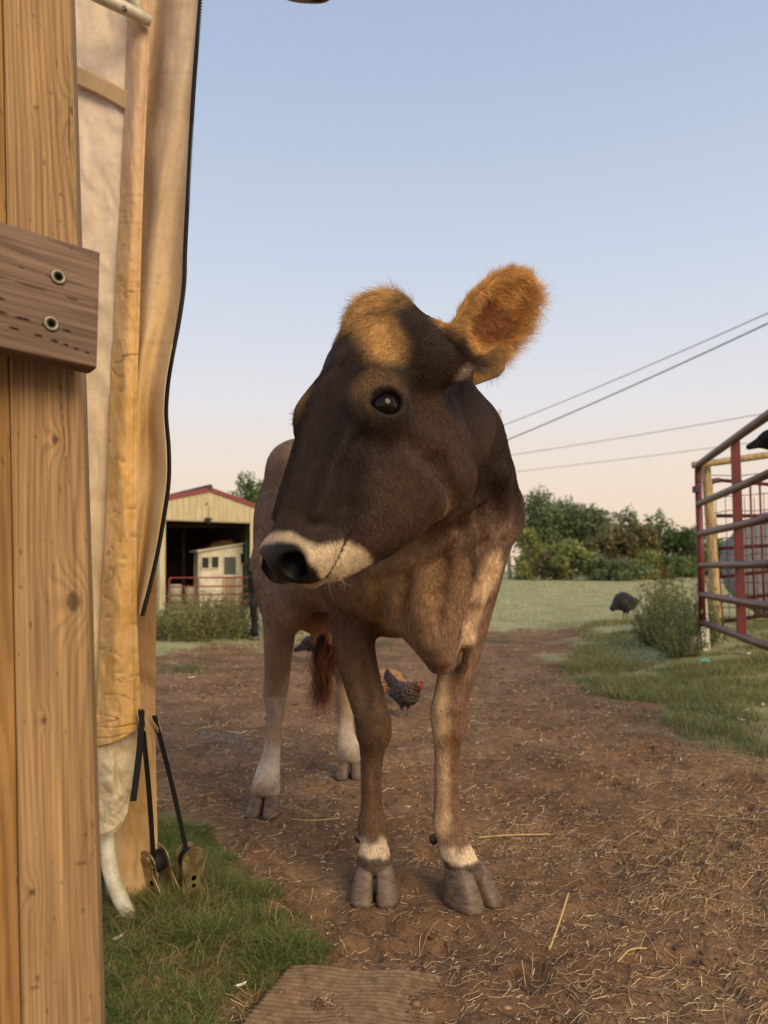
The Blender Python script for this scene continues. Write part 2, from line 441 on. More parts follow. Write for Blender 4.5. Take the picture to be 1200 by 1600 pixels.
o = blades('grass', np.stack([q[:, 0], q[:, 1], ground_z(q[:, 0], q[:, 1]) - .003], 1), h, r.uniform(.0012, .0026, n), r.uniform(.4, 1.6, n), gc, GRASSM, None, r, 2)
tag(o, 'short curly green grass growing at the foot of the wooden post', 'grass', kind='stuff')
n = 2600; q = np.concatenate([G(235, 1435)[:2] + r.normal(0, 1, (1100, 2)) * np.array([.10, .10]), G(285, 1400)[:2] + r.normal(0, 1, (600, 2)) * np.array([.07, .08]), G(300, 1490)[:2] + r.normal(0, 1, (900, 2)) * np.array([.14, .10])])
gc = greens(n, [(150, 126, 88), (170, 146, 104), (118, 104, 66), (96, 108, 58), (112, 122, 70)], r)
o = blades('grass', np.stack([q[:, 0], q[:, 1], ground_z(q[:, 0], q[:, 1]) - .003], 1), r.uniform(.03, .085, n), r.uniform(.0012, .0024, n), r.uniform(.5, 1.8, n), gc, GRASSM, None, r)
tag(o, 'tall dry and green grass stems tangled round the ratchet straps', 'grass', kind='stuff')
# turf at the right, by the gate
q = np.concatenate([scatter_poly(70000, GRASS_RIGHT, r, -.15, ((1.0, 3.0), (3.6, 7.0))), scatter_poly(46000, GRASS_RIGHT, r, -.1, ((1.6, 6.5), (7.5, 14.0)))])
w_ = fbm(q[:, 0] * 2.4, q[:, 1] * 2.4, None, 3, 71); k = r.random(len(q)) < .10 + .90 * sstep(-.35, .45, w_ + .15); q = q[k]; w_ = w_[k]; n = len(q)
far = np.clip(q[:, 1] / 6, .7, 1.6)
gc = greens(n, [(120, 134, 78), (140, 148, 94), (158, 160, 108), (102, 118, 70)], r); dry = r.random(n) < .38 + .3 * (w_ < -.1); gc[dry] = greens(dry.sum(), [(160, 146, 104), (134, 124, 84)], r)
o = blades('grass', np.stack([q[:, 0], q[:, 1], ground_z(q[:, 0], q[:, 1]) - .003], 1), (.022 + .05 * np.clip(.4 + w_, 0, 1.2) ** 1.5) * r.uniform(.5, 1.5, n), r.uniform(.003, .006, n) * far, r.uniform(.3, 1.1, n), gc, GRASSM, None, r, 2)
tag(o, 'green and dry grass on the rise below the red gate', 'grass', kind='stuff')
# grazed field beyond the yard
yy = 7.5 * (70 / 7.5) ** r.random(66000); xx = r.uniform(-.75, .95, len(yy)) * yy
k = (yy > field_edge(xx) - .4) & (pdist(xx, yy, GRASS_RIGHT) < .3); xx, yy = xx[k], yy[k]
w_ = fbm(xx * .8, yy * .8, None, 3, 81); n = len(xx)
tall = (r.random(n) < .04) | ((yy > 27) & (r.random(n) < .3))
h = (.03 + .06 * np.clip(.4 + w_, 0, 1.3)) * r.uniform(.6, 1.4, n) * np.where(tall, 2.6, 1)
gc = greens(n, [(174, 172, 122), (194, 188, 144), (150, 156, 104), (206, 192, 148), (162, 168, 112)], r)
o = blades('grass', np.stack([xx, yy, ground_z(xx, yy) - .005], 1), h, .0045 * np.clip(yy / 8, 1, 8) * r.uniform(.6, 1.3, n), r.uniform(.3, 1.1, n), gc, GRASSM, None, r, 2)
tag(o, 'pale grazed grass of the open field behind the yard', 'grass', kind='stuff')
# scattered tufts in the yard
tp = []
for (px, py, rr, cnt) in ((290, 1048, .14, 500), (770, 1003, .12, 300), (590, 1010, .16, 400), (1100, 1128, .16, 700), (1010, 1070, .15, 400), (930, 1060, .12, 300), (215, 1050, .12, 200)):
    c = G(px, py); a = r.normal(0, rr, (cnt, 2)) * np.array([1, 1.3]); tp.append(c[:2] + a)
q = np.concatenate(tp); n = len(q)
o = blades('grass', np.stack([q[:, 0], q[:, 1], ground_z(q[:, 0], q[:, 1]) - .003], 1), r.uniform(.02, .075, n), r.uniform(.003, .006, n), r.uniform(.3, 1.1, n), greens(n, [(92, 108, 70), (112, 126, 84), (84, 98, 60)], r), GRASSM, None, r, 2)
tag(o, 'sparse green tufts scattered over the bare dirt', 'grass', kind='stuff')

# ------------------------------------------------------------------ straw and clods on the dirt
def yard_points(n, r, y0=1.15, y1=9.0):
    yy = y0 * (y1 / y0) ** r.random(n); xx = r.uniform(-.62, .62, n) * yy; return xx, yy
def strips(name, x, y, ln, wd, cols, r, lift=.004, curve=.25, mat_=STRAWM, tilt=.25):
    n = len(x); a = r.uniform(0, np.pi, n); a = np.where(r.random(n) < .5, a * .35 - .2, a); d = np.stack([np.cos(a), np.sin(a)], 1); pn = np.stack([-d[:, 1], d[:, 0]], 1)
    cv = r.normal(0, curve, n); rows = []; tl = r.normal(0, tilt, n)
    for i in range(5):
        f = i / 4 - .5
        c = np.stack([x, y], 1) + d * (ln * f)[:, None] + pn * (cv * ln * (f * f * 2))[:, None]
        z = ground_z(c[:, 0], c[:, 1]) + lift * r.uniform(.6, 1.4, n) + np.maximum(tl * f * ln, -.002)
        w2 = pn * (wd / 2 * (1 - .4 * abs(f)))[:, None]
        rows += [np.column_stack([c - w2, z]), np.column_stack([c + w2, z + wd * .35])]
    V = np.stack(rows, 1).reshape(-1, 3); o = (np.arange(n) * 10)[:, None]
    Q = np.concatenate([o + np.array([[2 * i, 2 * i + 1, 2 * i + 3, 2 * i + 2]]) for i in range(4)])
    return np_mesh(name, V, Q, mat_, None, True, np.repeat(cols, 10, 0))
x, y = yard_points(40000, r); m = grass_mask(x, y); w_ = fbm(x * 2.2, y * 2.2, None, 3, 91)
# thicker litter at the right, as if raked off a hay ring
bias = .22 + .5 * sstep(.1, .6, w_) + .7 * sstep(.25, .5, x / y) * sstep(4.2, 2.5, y)
k = (r.random(len(x)) < bias) & (m < .6); x, y = x[k], y[k]
for (px_, py_, sx_, sy_, cnt_) in ((812, 1306, .13, .05, 260), (1120, 1300, .25, .10, 700), (1160, 1345, .2, .10, 500), (300, 1500, .06, .05, 60), (1000, 1540, .18, .05, 260), (640, 1345, .07, .05, 80), (1060, 1400, .25, .12, 300)):
    c_ = G(px_, py_); x = np.append(x, c_[0] + r.normal(0, sx_, cnt_)); y = np.append(y, c_[1] + r.normal(0, sy_, cnt_))
n = len(x)
o = strips('straw', x, y, r.uniform(.012, .06, n) * np.where(r.random(n) < .12, 2, 1), r.uniform(.0010, .0024, n) * np.clip(y / 2.6, .8, 3), greens(n, [(150, 124, 90), (136, 108, 78), (176, 150, 108), (122, 94, 66), (112, 84, 60), (128, 98, 70), (205, 176, 128)], r, .2), r, .004, .14)
tag(o, 'dry straw and hay bits strewn over the brown dirt', 'straw', kind='stuff')
x, y = yard_points(46000, r, 1.15, 7); m = grass_mask(x, y); w_ = fbm(x * 4.2, y * 4.2, None, 3, 93); k = (m < .5) & (r.random(len(x)) < .35 + .65 * sstep(-.3, .4, w_)); x, y = x[k], y[k]; n = len(x)
o = strips('chaff', x, y, r.uniform(.004, .018, n), r.uniform(.0010, .0026, n) * np.clip(y / 2.2, .9, 2.6), greens(n, [(190, 164, 124), (150, 122, 90), (92, 68, 50), (214, 196, 162), (120, 92, 66), (70, 52, 40)], r, .2), r, .003, .05)
tag(o, 'fine pale chaff and wood bits trodden into the dirt', 'chaff', kind='stuff')
bm = bmesh.new(); bmesh.ops.create_icosphere(bm, subdivisions=1, radius=1); iv = np.array([v.co for v in bm.verts]); itri = np.array([[v.index for v in f_.verts] for f_ in bm.faces]); bm.free()
def lumps(name, x, y, s, cols, mat_, r, flat=.6, sink=.25):
    n = len(x); sc3 = s[:, None] * r.uniform(.6, 1.4, (n, 3)) * np.array([1, 1, flat]); a = r.uniform(0, 6.28, n); ca, sa = np.cos(a), np.sin(a)
    v = iv[None] * sc3[:, None] * (1 + r.normal(0, .16, (n, len(iv), 1)))
    vx = v[..., 0] * ca[:, None] - v[..., 1] * sa[:, None]; vy = v[..., 0] * sa[:, None] + v[..., 1] * ca[:, None]
    V = np.stack([vx + x[:, None], vy + y[:, None], v[..., 2] + (ground_z(x, y) + sc3[:, 2] * (1 - 2 * sink))[:, None]], 2).reshape(-1, 3)
    T = (itri[None] + (np.arange(n) * len(iv))[:, None, None]).reshape(-1, 3)
    return np_mesh(name, V, T, mat_, None, True, np.repeat(cols, len(iv), 0))
x, y = yard_points(17000, r, 1.15, 8); m = grass_mask(x, y); w_ = fbm(x * 3.2, y * 3.2, None, 3, 97)
k = (m < .5) & (r.random(len(x)) < .25 + .75 * sstep(-.2, .4, w_)); x, y = x[k], y[k]; n = len(x)
s_ = .0020 * np.exp(r.exponential(.45, n)); s_ = np.minimum(s_, .011) * np.clip(y / 3.4, .7, 1.7)
CLODM = vcol_mat('dirt clods', .95, .1)
o = lumps('clods', x, y, s_, greens(n, [(130, 100, 78), (112, 86, 66), (148, 118, 92), (96, 72, 56)], r, .15), CLODM, r)
tag(o, 'crumbled dirt clods and dung bits over the yard', 'dirt', kind='stuff')
# ------------------------------------------------------------------ metal shed in the distance
CREAM = NT('cream steel siding', rough=.55, spec=.3); cs_ = CREAM.ramp(CREAM.noise(CREAM.coord('Object', (6, 6, .6)), 3, 4), [(.3, C_(184, 170, 136)), (.7, C_(204, 192, 160))]); CREAM.color(CREAM.mix(.6, cs_, CREAM.ramp(CREAM.noise(CREAM.coord('Object', (9, 9, .5)), 2.2, 6, .75), [(.36, (.62, .54, .44)), (.55, (1, 1, 1))]), 'MULTIPLY')); CREAM = CREAM.m
MAROON = mat('maroon trim', C_(128, 66, 66), .55); RAFTER = mat('dark old wood and shade', C_(70, 54, 44), .9); TINROOF = mat('tin roof', C_(120, 70, 68), .5)
SA, SB = P(250, 880, 22.4), P(400, 880, 24.1); SA[2] = SB[2] = 0; sdir = unit(SB - SA); snorm = np.array([sdir[1], -sdir[0], 0.0]); back = -snorm
def FP(px, py, off=0.0):
    """point of the shed's front plane seen at a photo pixel (off: metres behind the front)"""
    o = SA + back * off; d = ray(px, py); return EYE + d * (((o - EYE) @ snorm) / (d @ snorm))
gzs = float(land(SA[0], SA[1])) - .05
shed = empty('metal_shed', FP(325, 955).tolist(), 'small cream metal shed with maroon roof edge and dark open front', 'shed')
def prism(name, poly, depth, mat_, parent, dirv=None, bevel=0):
    d = (back if dirv is None else dirv) * depth; n = len(poly); poly = [np.asarray(p, float) for p in poly]
    return MB().add([p for p in poly] + [p + d for p in poly], [tuple(range(n - 1, -1, -1)), tuple(range(n, 2 * n))] + [(i, (i + 1) % n, n + (i + 1) % n, n + i) for i in range(n)]).build(name, mat_, parent, False, bevel)
ridge = (327, 767)
def roofy(px): return np.interp(px, [240, 327, 404], [785.5, 767, 795])
def drop(p, z): q = np.array(p); q[2] = z; return q
edges = [250, 259.5] + list(np.linspace(259.5, 391, 15)[1:]) + [398.5]
lint = lambda px: np.interp(px, [259, 391], [812, 816.5])
for i in range(len(edges) - 1):
    x0, x1 = edges[i] + .25, edges[i + 1] - .25
    outer = i == 0 or i == len(edges) - 2
    b0, b1 = (FP(x0, lint(x0)), FP(x1, lint(x1))) if not outer else (drop(FP(x0, 900), gzs), drop(FP(x1, 900), gzs))
    poly = [b0, b1, FP(x1, roofy(x1))] + ([FP(*ridge)] if x0 < 327 < x1 else []) + [FP(x0, roofy(x0))]
    prism('siding_panel', poly, .03, CREAM, shed)
    if not outer: prism('siding_rib', [b0 + snorm * .02 - sdir * .012, b0 + snorm * .02 + sdir * .012, FP(x0, roofy(x0) + 1) + snorm * .02 + sdir * .012, FP(x0, roofy(x0) + 1) + snorm * .02 - sdir * .012], .03, CREAM, shed)
D_ = 4.6
el, er, rg = FP(243, 786), FP(404, 796.5), FP(*ridge); thz = np.array([0, 0, .10])
prism('roof', [el - sdir * .15, rg, rg + thz, el - sdir * .15 + thz], D_, TINROOF, shed); prism('roof', [rg, er + sdir * .15, er + sdir * .15 + thz, rg + thz], D_, TINROOF, shed)
for a, b in ((el - sdir * .15, rg), (rg, er + sdir * .15)):
    prism('rake_trim', [a + snorm * .05 - thz * .25, b + snorm * .05 - thz * .25, b + snorm * .05 + thz * 1.15, a + snorm * .05 + thz * 1.15], .045, MAROON, shed)
MB().tube([rg + snorm * .08 + thz * 1.2, rg + back * D_ + thz * 1.2], .08, 8).build('ridge_cap', mat('ridge cap', C_(62, 58, 60), .6), shed)
for px in (250, 398.5):
    a, b = drop(FP(px, 900, .04), gzs), FP(px, roofy(px) + 1, .04); prism('side_wall', [a, a + back * D_, b + back * D_, b], .03, CREAM, shed, sdir if px < 300 else -sdir)
a, b = drop(FP(250, 900, D_), gzs), drop(FP(398.5, 900, D_), gzs); ba = FP(250, 786, 0) + back * D_; bb = FP(398.5, 795, 0) + back * D_
for px, sd in ((250, 1), (398.5, -1)):
    a, b = drop(FP(px, 900, .10), gzs), FP(px, roofy(px) + 2, .10); o_ = sdir * sd * .04; prism('shade_lining', [a + o_, a + back * (D_ - .12) + o_, b + back * (D_ - .12) + o_, b + o_], .02, RAFTER, shed, sdir * sd)  # added dark sheets that put shade on the inner walls
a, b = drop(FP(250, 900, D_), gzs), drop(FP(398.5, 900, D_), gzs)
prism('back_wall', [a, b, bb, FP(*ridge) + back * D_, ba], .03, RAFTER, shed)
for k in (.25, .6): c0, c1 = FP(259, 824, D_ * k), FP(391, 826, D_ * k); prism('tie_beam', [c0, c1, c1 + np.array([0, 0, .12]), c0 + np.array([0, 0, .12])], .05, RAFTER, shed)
prism('opening_trim', [FP(259, 811.5) + snorm * .035, FP(391.5, 816) + snorm * .035, FP(391.5, 818) + snorm * .035, FP(259, 813.5) + snorm * .035], .03, mat('opening trim tan', C_(150, 134, 104), .6), shed)  # tan strip along the top of the opening
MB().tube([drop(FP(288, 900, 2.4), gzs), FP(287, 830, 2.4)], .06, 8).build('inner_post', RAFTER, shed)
GREENP = mat('green pole', C_(52, 140, 92), .5); MB().tube([drop(FP(386, 900, .6), gzs), FP(385.5, 816, .6)], .035, 8).build('green_pole', GREENP, shed, True)
# lamp and hook over the opening
lamp = empty('flood_lamp', FP(323, 815).tolist(), 'small dark flood lamp fixed over the shed opening', 'lamp')
DARKM = mat('dark metal', C_(48, 46, 48), .5)
q = FP(323, 812) + snorm * .08; MB().box(q, (.16, .14, .12)).build('housing', DARKM, lamp, False, .02)
MB().tube([q, q + snorm * .06 + sdir * .13 + np.array([0, 0, .02])], .025, 8).build('arm', DARKM, lamp); MB().tube([q - np.array([0, 0, .03]), q + snorm * .10 - np.array([0, 0, .10])], [.035, .06], 10).build('lamp_head', DARKM, lamp)
q = FP(323, 786) + snorm * .04; tag(MB().tube(spline([q + np.array([.03, 0, .05]), q + np.array([.02, 0, -.01]), q + np.array([-.03, 0, -.05]), q + np.array([-.05, 0, -.02])], 12), .012, 6).build('hook', DARKM, None, True), 'small bent metal hook on the shed gable', 'hook')
q2 = FP(325.5, 790) + snorm * .03; tag(MB().tube([q2, FP(325.5, 811) + snorm * .03], .006, 5).build('cord', DARKM), 'thin cord hanging from the shed gable to the lamp', 'cord')
# little cabin standing inside the shed
WHITEP = NT('old white paint', rough=.7); WHITEP.color(WHITEP.ramp(WHITEP.noise(WHITEP.coord('Object'), 4, 5, .7), [(.3, C_(176, 166, 142)), (.7, C_(224, 218, 200))])); WHITEP = WHITEP.m
PANE = mat('dark window pane', C_(34, 38, 40), .12, 0, .5); SCREENM = mat('door screen', C_(76, 80, 80), .6); TANP = mat('tan door panel', C_(150, 132, 108), .8)
cab = empty('cabin', FP(350, 950, .9).tolist(), 'old white wooden cabin with two small windows standing inside the shed', 'cabin'); o9 = .9
def CP(px, py, o=o9): return FP(px, py, o)
bz = lambda px: drop(CP(px, 900), gzs)
prism('front_wall', [bz(310), bz(392), CP(392, 849), CP(310, 862)], .05, WHITEP, cab); prism('side_wall', [bz(312), bz(312) + back * .5, CP(312, 862) + back * .5, CP(312, 862)], .04, WHITEP, cab, sdir)
prism('roof_board', [CP(308, 862.5, o9 - .1), CP(394, 848.5, o9 - .1), CP(394, 846, o9 - .1), CP(308, 860, o9 - .1)], .7, WHITEP, cab)
def opening(nm, x0, x1, y0, y1, mt, fr=True):
    w_ = prism(nm, [CP(x0, y1, o9 - .015), CP(x1, y1, o9 - .015), CP(x1, y0, o9 - .015), CP(x0, y0, o9 - .015)], .012, mt, cab)
    if fr:
        for (a, b, c, d) in ((x0 - 1.6, x0, y0 - 1.6, y1 + 1.6), (x1, x1 + 1.6, y0 - 1.6, y1 + 1.6), (x0, x1, y0 - 1.6, y0), (x0, x1, y1, y1 + 1.6)):
            prism('frame', [CP(a, d, o9 - .05), CP(b, d, o9 - .05), CP(b, c, o9 - .05), CP(a, c, o9 - .05)], .045, WHITEP, w_)
opening('window', 315.5, 326.5, 871, 888, PANE); opening('window', 331, 341.5, 870, 887, PANE); opening('window', 376, 389, 864.5, 880.5, PANE)
opening('door_screen', 350, 369, 870.5, 898, SCREENM); opening('door_panel', 350, 369, 901, 946, TANP)
# hay lying on the cabin roof
r = np.random.default_rng(11); hp = []; n = 700
t = r.beta(2, 2, n); hx = 328 + 40 * t; hb = np.array([CP(x_, np.interp(x_, [308, 394], [860, 846]), o9 + r.uniform(0, .5)) for x_ in hx]); hb[:, 2] += r.uniform(0, .12, n) * np.sin(np.pi * t)
o = blades('hay', hb, r.uniform(.06, .2, n), np.full(n, .012), r.uniform(.8, 1.5, n), greens(n, [(150, 120, 80), (120, 92, 60)], r), STRAWM, None, r, 2); tag(o, 'loose brown hay lying on the cabin roof', 'hay', kind='stuff')
# red tube gates
REDP = NT('red gate paint', rough=.45, spec=.5); nz = REDP.noise(REDP.coord('Object'), 9, 5, .7); REDP.color(REDP.ramp(nz, [(.32, C_(86, 50, 44)), (.6, C_(142, 56, 52))])); REDP = REDP.m
def FG(px, py): return FP(px, py, -.35)
gate0 = empty('tube_gate', drop(FG(300, 940), gzs).tolist(), 'faded red tube gate across the open front of the cream shed', 'gate', 'red tube gates')
for y0, y1 in ((903, 902), (917, 915.5), (930, 928), (941, 939), (952, 950)):
    MB().tube([FG(266, y0), FG(396, y1)], .022, 8).build('rail', REDP, gate0, True)
MB().tube(spline([FG(269, 903), FG(265.5, 904), FG(264.5, 908), FG(264, 930), FG(264, 953)], 14), .024, 8).build('end_tube', REDP, gate0, True)
for px in (310, 348, 379): MB().tube([FG(px, 902.5), FG(px, 951)], .014, 6).build('upright', REDP, gate0, True)
MB().tube([FG(396, 902), FG(396, 950)], .024, 8).build('end_tube', REDP, gate0, True)
# pale drums inside
DRUM = mat('pale drum', C_(168, 162, 148), .6)
for (px, py, lb) in ((273, 925, 'pale drum inside the shed, left one behind the gate'), (299, 928, 'pale drum inside the shed, right one beside the cabin')):
    c = drop(FP(px, py, 1.5), gzs); top = FP(px, py - 12, 1.5)[2]; h_ = top - gzs
    tag(MB().tube([c, c + [0, 0, .02], c + [0, 0, h_ * .3], c + [0, 0, h_ * .33], c + [0, 0, h_ * .66], c + [0, 0, h_ * .69], c + [0, 0, h_ - .02], c + [0, 0, h_]], [.20, .215, .215, .225, .215, .225, .215, .19], 18).build('drum', DRUM, None, True), lb, 'drum', 'drums inside the shed')

# ------------------------------------------------------------------ leaves, weeds, trees
def leaf_cloud(name, C0, size, cols, mat_, parent, r, asp=.6):
    n = len(C0); a = r.normal(0, 1, (n, 3)); a /= np.linalg.norm(a, axis=1, keepdims=True); b = np.cross(a, r.normal(0, 1, (n, 3))); b /= np.linalg.norm(b, axis=1, keepdims=True) + 1e-9
    s = size[:, None]; V = np.stack([C0 - a * s, C0 + b * s * asp * .5 + np.cross(a, b) * s * .1, C0 + a * s, C0 - b * s * asp * .5 + np.cross(a, b) * s * .1], 1).reshape(-1, 3)
    return np_mesh(name, V, np.arange(4 * n).reshape(-1, 4), mat_, parent, False, np.repeat(cols, 4, 0))
def tree(name, label, cat, px, py, Y, rw, rh, cols, r, nleaf=3000, leaf=.16, group=None, base_py=None, sparse=0.0, lobes=9):
    """crown centre at photo pixel (px, py), half sizes rw, rh in pixels"""
    k = Y / FPX; c = P(px, py, Y); gz = float(land(c[0], c[1])); rw, rh = rw * k, rh * k
    root = empty(name, (c[0], c[1], gz), label, cat, group)
    lc = []; 
    for i in range(lobes):
        a = r.uniform(0, 6.28); f = r.uniform(.25, .78); zz = r.uniform(-1.15, .75); lc.append(c + np.array([math.cos(a) * rw * f * math.sqrt(max(.1, 1 - zz * zz)), math.sin(a) * rw * f, zz * rh * .75]))
    lc.append(c + np.array([0, 0, rh * .55]))
    trunk = MB(); tb = np.array([c[0], c[1], gz - .1]); tm_ = c + np.array([r.normal(0, .1) * rw, 0, -rh * .35])
    tr_ = max(.05, rh * .055); mid = (tb + tm_) / 2 + np.array([r.normal(0, .06) * rw, r.normal(0, .06) * rw, 0])
    trunk.tube(spline([tb, mid, tm_, c + np.array([0, 0, rh * .3])], 10), np.linspace(tr_ * 1.2, tr_ * .35, 10), 8)
    for q in lc: trunk.tube(spline([tm_, (tm_ + q) / 2 + r.normal(0, .08, 3) * rw, q], 6), np.linspace(tr_ * .5, tr_ * .12, 6), 5)
    trunk.build('trunk', BARK, root, True)
    n = nleaf; li = r.integers(0, len(lc), n); d = r.normal(0, 1, (n, 3)); d /= np.linalg.norm(d, axis=1, keepdims=True)
    lr = r.uniform(.42, .62, len(lc)); rad = (r.random(n) ** .45) * lr[li]; rad = rad * (1 + .35 * fbm(d[:, 0] * 2.5 + li, d[:, 1] * 2.5, d[:, 2] * 2.5, 2, int(r.integers(99))))
    pos = np.array(lc)[li] + d * rad[:, None] * np.array([rw, rw, rh])
    # drop leaves in noise gaps so that light comes through
    g = fbm(pos[:, 0] / (rw * .35), pos[:, 1] / (rw * .35), pos[:, 2] / (rw * .35), 2, int(r.integers(99))); keep = g > -.25 + sparse; pos = pos[keep]
    pos = pos[pos[:, 2] > gz + .05]; n = len(pos)
    tone = np.exp(.28 * fbm(pos[:, 0] / (rw * .4), pos[:, 1] / (rw * .4), pos[:, 2] / (rw * .4), 2, 5))[:, None]
    leaf_cloud('crown', pos, leaf * r.uniform(.6, 1.3, n), np.clip(greens(n, cols, r, .18) * tone, .004, .8), LEAFM, root, r)
    return root
bk_ = NT('bark', rough=.95); bk_.color(bk_.ramp(bk_.noise(bk_.coord('Object', (8, 8, 1)), 3, 4), [(.3, C_(62, 50, 42)), (.7, C_(110, 94, 80))])); BARK = bk_.m
DK = [(104, 116, 80), (118, 130, 92), (128, 138, 98), (94, 108, 76)]; YG = [(134, 144, 84), (146, 150, 90), (120, 134, 78), (154, 150, 90)]; BR = [(122, 112, 76), (104, 104, 70), (140, 124, 82), (92, 98, 66)]; MG = [(92, 116, 68), (110, 130, 78), (80, 104, 62), (124, 136, 84)]
TG = 'trees at the far edge of the field'
for i, (lb, px, py, Y, rw, rh, cs, nl, sp_) in enumerate((
        ('tall dark tree nearest the pale utility pole', 838, 822, 76, 44, 56, DK, 5200, 0),
        ('tall dark tree second from the left in the back row', 880, 832, 78, 42, 52, DK, 4800, 0),
        ('broad dark tree in the middle of the back row', 916, 838, 77, 42, 48, DK, 4800, 0),
        ('dark tree with thin crown right of the middle of the row', 952, 842, 78, 36, 42, DK, 3600, .05),
        ('sparse round-topped dark tree rising above the right of the row', 985, 832, 80, 24, 44, DK, 2400, .08),
        ('wide mid-green tree near the right end of the row', 1030, 848, 66, 42, 44, MG, 4800, 0),
        ('low olive tree at the far right end beside the gate', 1074, 862, 64, 38, 40, MG, 4600, -.05),
        ('grey-green low tree seen through the gate bars', 1122, 872, 68, 44, 30, MG, 3200, 0),
        ('pale brownish tree seen past the bale and wire fence', 1195, 876, 70, 48, 30, BR, 3000, 0),
        ('brownish feathery tree in the middle of the front row', 960, 862, 62, 38, 40, BR, 4600, .02),
        ('olive tree between the brown and the green tree', 1000, 858, 63, 30, 38, BR, 3600, .02))):
    tree('field_tree', lb, 'tree', px, py, Y, rw, rh, cs, np.random.default_rng(100 + i), int(nl * 1.5), .24, TG, sparse=sp_ - .12, lobes=13)
for i, (lb, px, py, Y, rw, rh, cs, nl) in enumerate((
        ('yellow-green bushy tree beside the pale pole', 826, 862, 58, 28, 38, YG, 3600), ('bright yellow-green bush under the second dark tree', 892, 872, 56, 30, 26, YG, 3400),
        ('grey-brown bush between the two yellow-green ones', 862, 880, 57, 22, 20, BR, 2000), ('dark green low bush under the brown tree', 930, 882, 56, 26, 18, DK, 2400),
        ('yellowish bush below the olive tree', 1012, 880, 57, 24, 20, YG, 2200), ('dark bush at the foot of the wide tree', 975, 886, 55, 26, 14, DK, 2000), ('green bush in front of the wide tree', 1050, 884, 58, 30, 16, MG, 2200))):
    tree('field_bush', lb, 'bush', px, py + 3, Y, rw * 1.3, rh * 1.1, cs, np.random.default_rng(200 + i), int(nl * 1.9), .17, 'bushes along the field edge', lobes=7)
tree('shade_tree', 'leafy green tree rising behind the maroon shed roof', 'tree', 384, 786, 36, 34, 46, MG, np.random.default_rng(301), 5000, .12)
tree('shade_tree', 'leafy green tree mostly hidden behind the cow', 'tree', 440, 800, 38, 36, 50, MG, np.random.default_rng(302), 3000, .12)
# weeds: stems with small leaves
def weed(name, label, c, h, spread, nst, cols, r, leaf=.022, dens_=26, group=None, heads=None):
    root = empty(name, c, label, 'weed', group); st = MB(); pos = []; ends = []
    for i in range(nst):
        a = r.uniform(0, 6.28); f = r.random() ** .6; e = np.array([math.cos(a) * spread * f, math.sin(a) * spread * f, h * r.uniform(.40, 1.2) * (1 - .35 * f)])
        b0 = np.asarray(c) + np.array([math.cos(a), math.sin(a), 0]) * spread * .3 * f; pts = spline([b0, b0 + (e - 0) * .5 + r.normal(0, .03, 3), np.asarray(c) + e + r.normal(0, .03, 3)], 7)
        st.tube(pts, np.linspace(.0045, .0015, 7), 4, False)
        t = r.uniform(.15, 1, dens_); k = np.clip((t * 6).astype(int), 0, 5); pos.append(pts[k] + (pts[k + 1] - pts[k]) * (t * 6 - k)[:, None] + r.normal(0, .022, (dens_, 3))); ends.append(pts[-1])
    st.build('stems', mat('weed stem', C_(118, 116, 74), .8), root)
    pos = np.concatenate(pos); pos[:, 2] = np.maximum(pos[:, 2], c[2] + .01); leaf_cloud('foliage', pos, leaf * r.uniform(.5, 1.3, len(pos)), greens(len(pos), cols, r, .2), LEAFM, root, r, .5)
    if heads is not None:
        e = np.repeat(np.array(ends), 14, 0) + r.normal(0, .018, (len(ends) * 14, 3)); leaf_cloud('seed_heads', e, np.full(len(e), .012), greens(len(e), heads, r), LEAFM, root, r)['kind'] = 'stuff'
    return root
OLV = [(118, 122, 78), (136, 134, 88), (104, 110, 68), (150, 142, 98), (92, 100, 60)]
r = np.random.default_rng(41)
wl = [(252, 995, .34), (270, 1000, .52), (292, 1003, .55), (315, 1002, .60), (338, 1000, .60), (360, 1000, .55), (376, 998, .52), (280, 985, .6), (326, 984, .62), (362, 984, .55), (240, 1000, .4)]
side = ['leftmost', 'second', 'third', 'fourth', 'fifth', 'sixth', 'seventh', 'eighth', 'ninth']
front = sorted([w for w in wl if w[1] > 990]); rear = sorted([w for w in wl if w[1] <= 990])
for i, (px, py, h) in enumerate(front):
    c = G(px, py); c[2] = float(ground_z(c[0], c[1])); weed('weed_clump', f'olive weed clump before the shed, {side[i]} of the front row from the left', c, h, .26, 34, OLV, r, .026, 30, 'weeds before the shed')
for i, (px, py, h) in enumerate(rear):
    c = G(px, py); c[2] = float(ground_z(c[0], c[1])); weed('weed_clump', f'olive weed clump in the back row before the shed, {side[i]} from the left', c, h, .28, 34, OLV, r, .026, 30, 'weeds before the shed')
GW = [(96, 112, 70), (112, 124, 80), (84, 98, 62), (128, 132, 92)]
for (px, py, h, sp_, lb, hd) in ((1022, 1002, .40, .20, 'low feathery green weed nearest the dark guinea fowl', None), (1040, 1004, .58, .30, 'tall bushy green weed in the middle left of the gate', None), (1075, 1000, .66, .28, 'tallest green weed leaning against the gate end', None), (1034, 990, .5, .2, 'weed with reddish seed heads behind the guinea fowl', [(150, 84, 62), (128, 70, 52)]), (1062, 1018, .36, .26, 'low green weed at the foot of the weed clump by the gate', None), (1098, 1012, .45, .2, 'thin weed beside the grey block', None)):
    c = G(px, py, .12); c[2] = float(ground_z(c[0], c[1])); weed('weed_clump', lb, c, h * 1.3, sp_ * 1.15, 52, GW, r, .024, 26, 'weeds beside the red gate', hd)

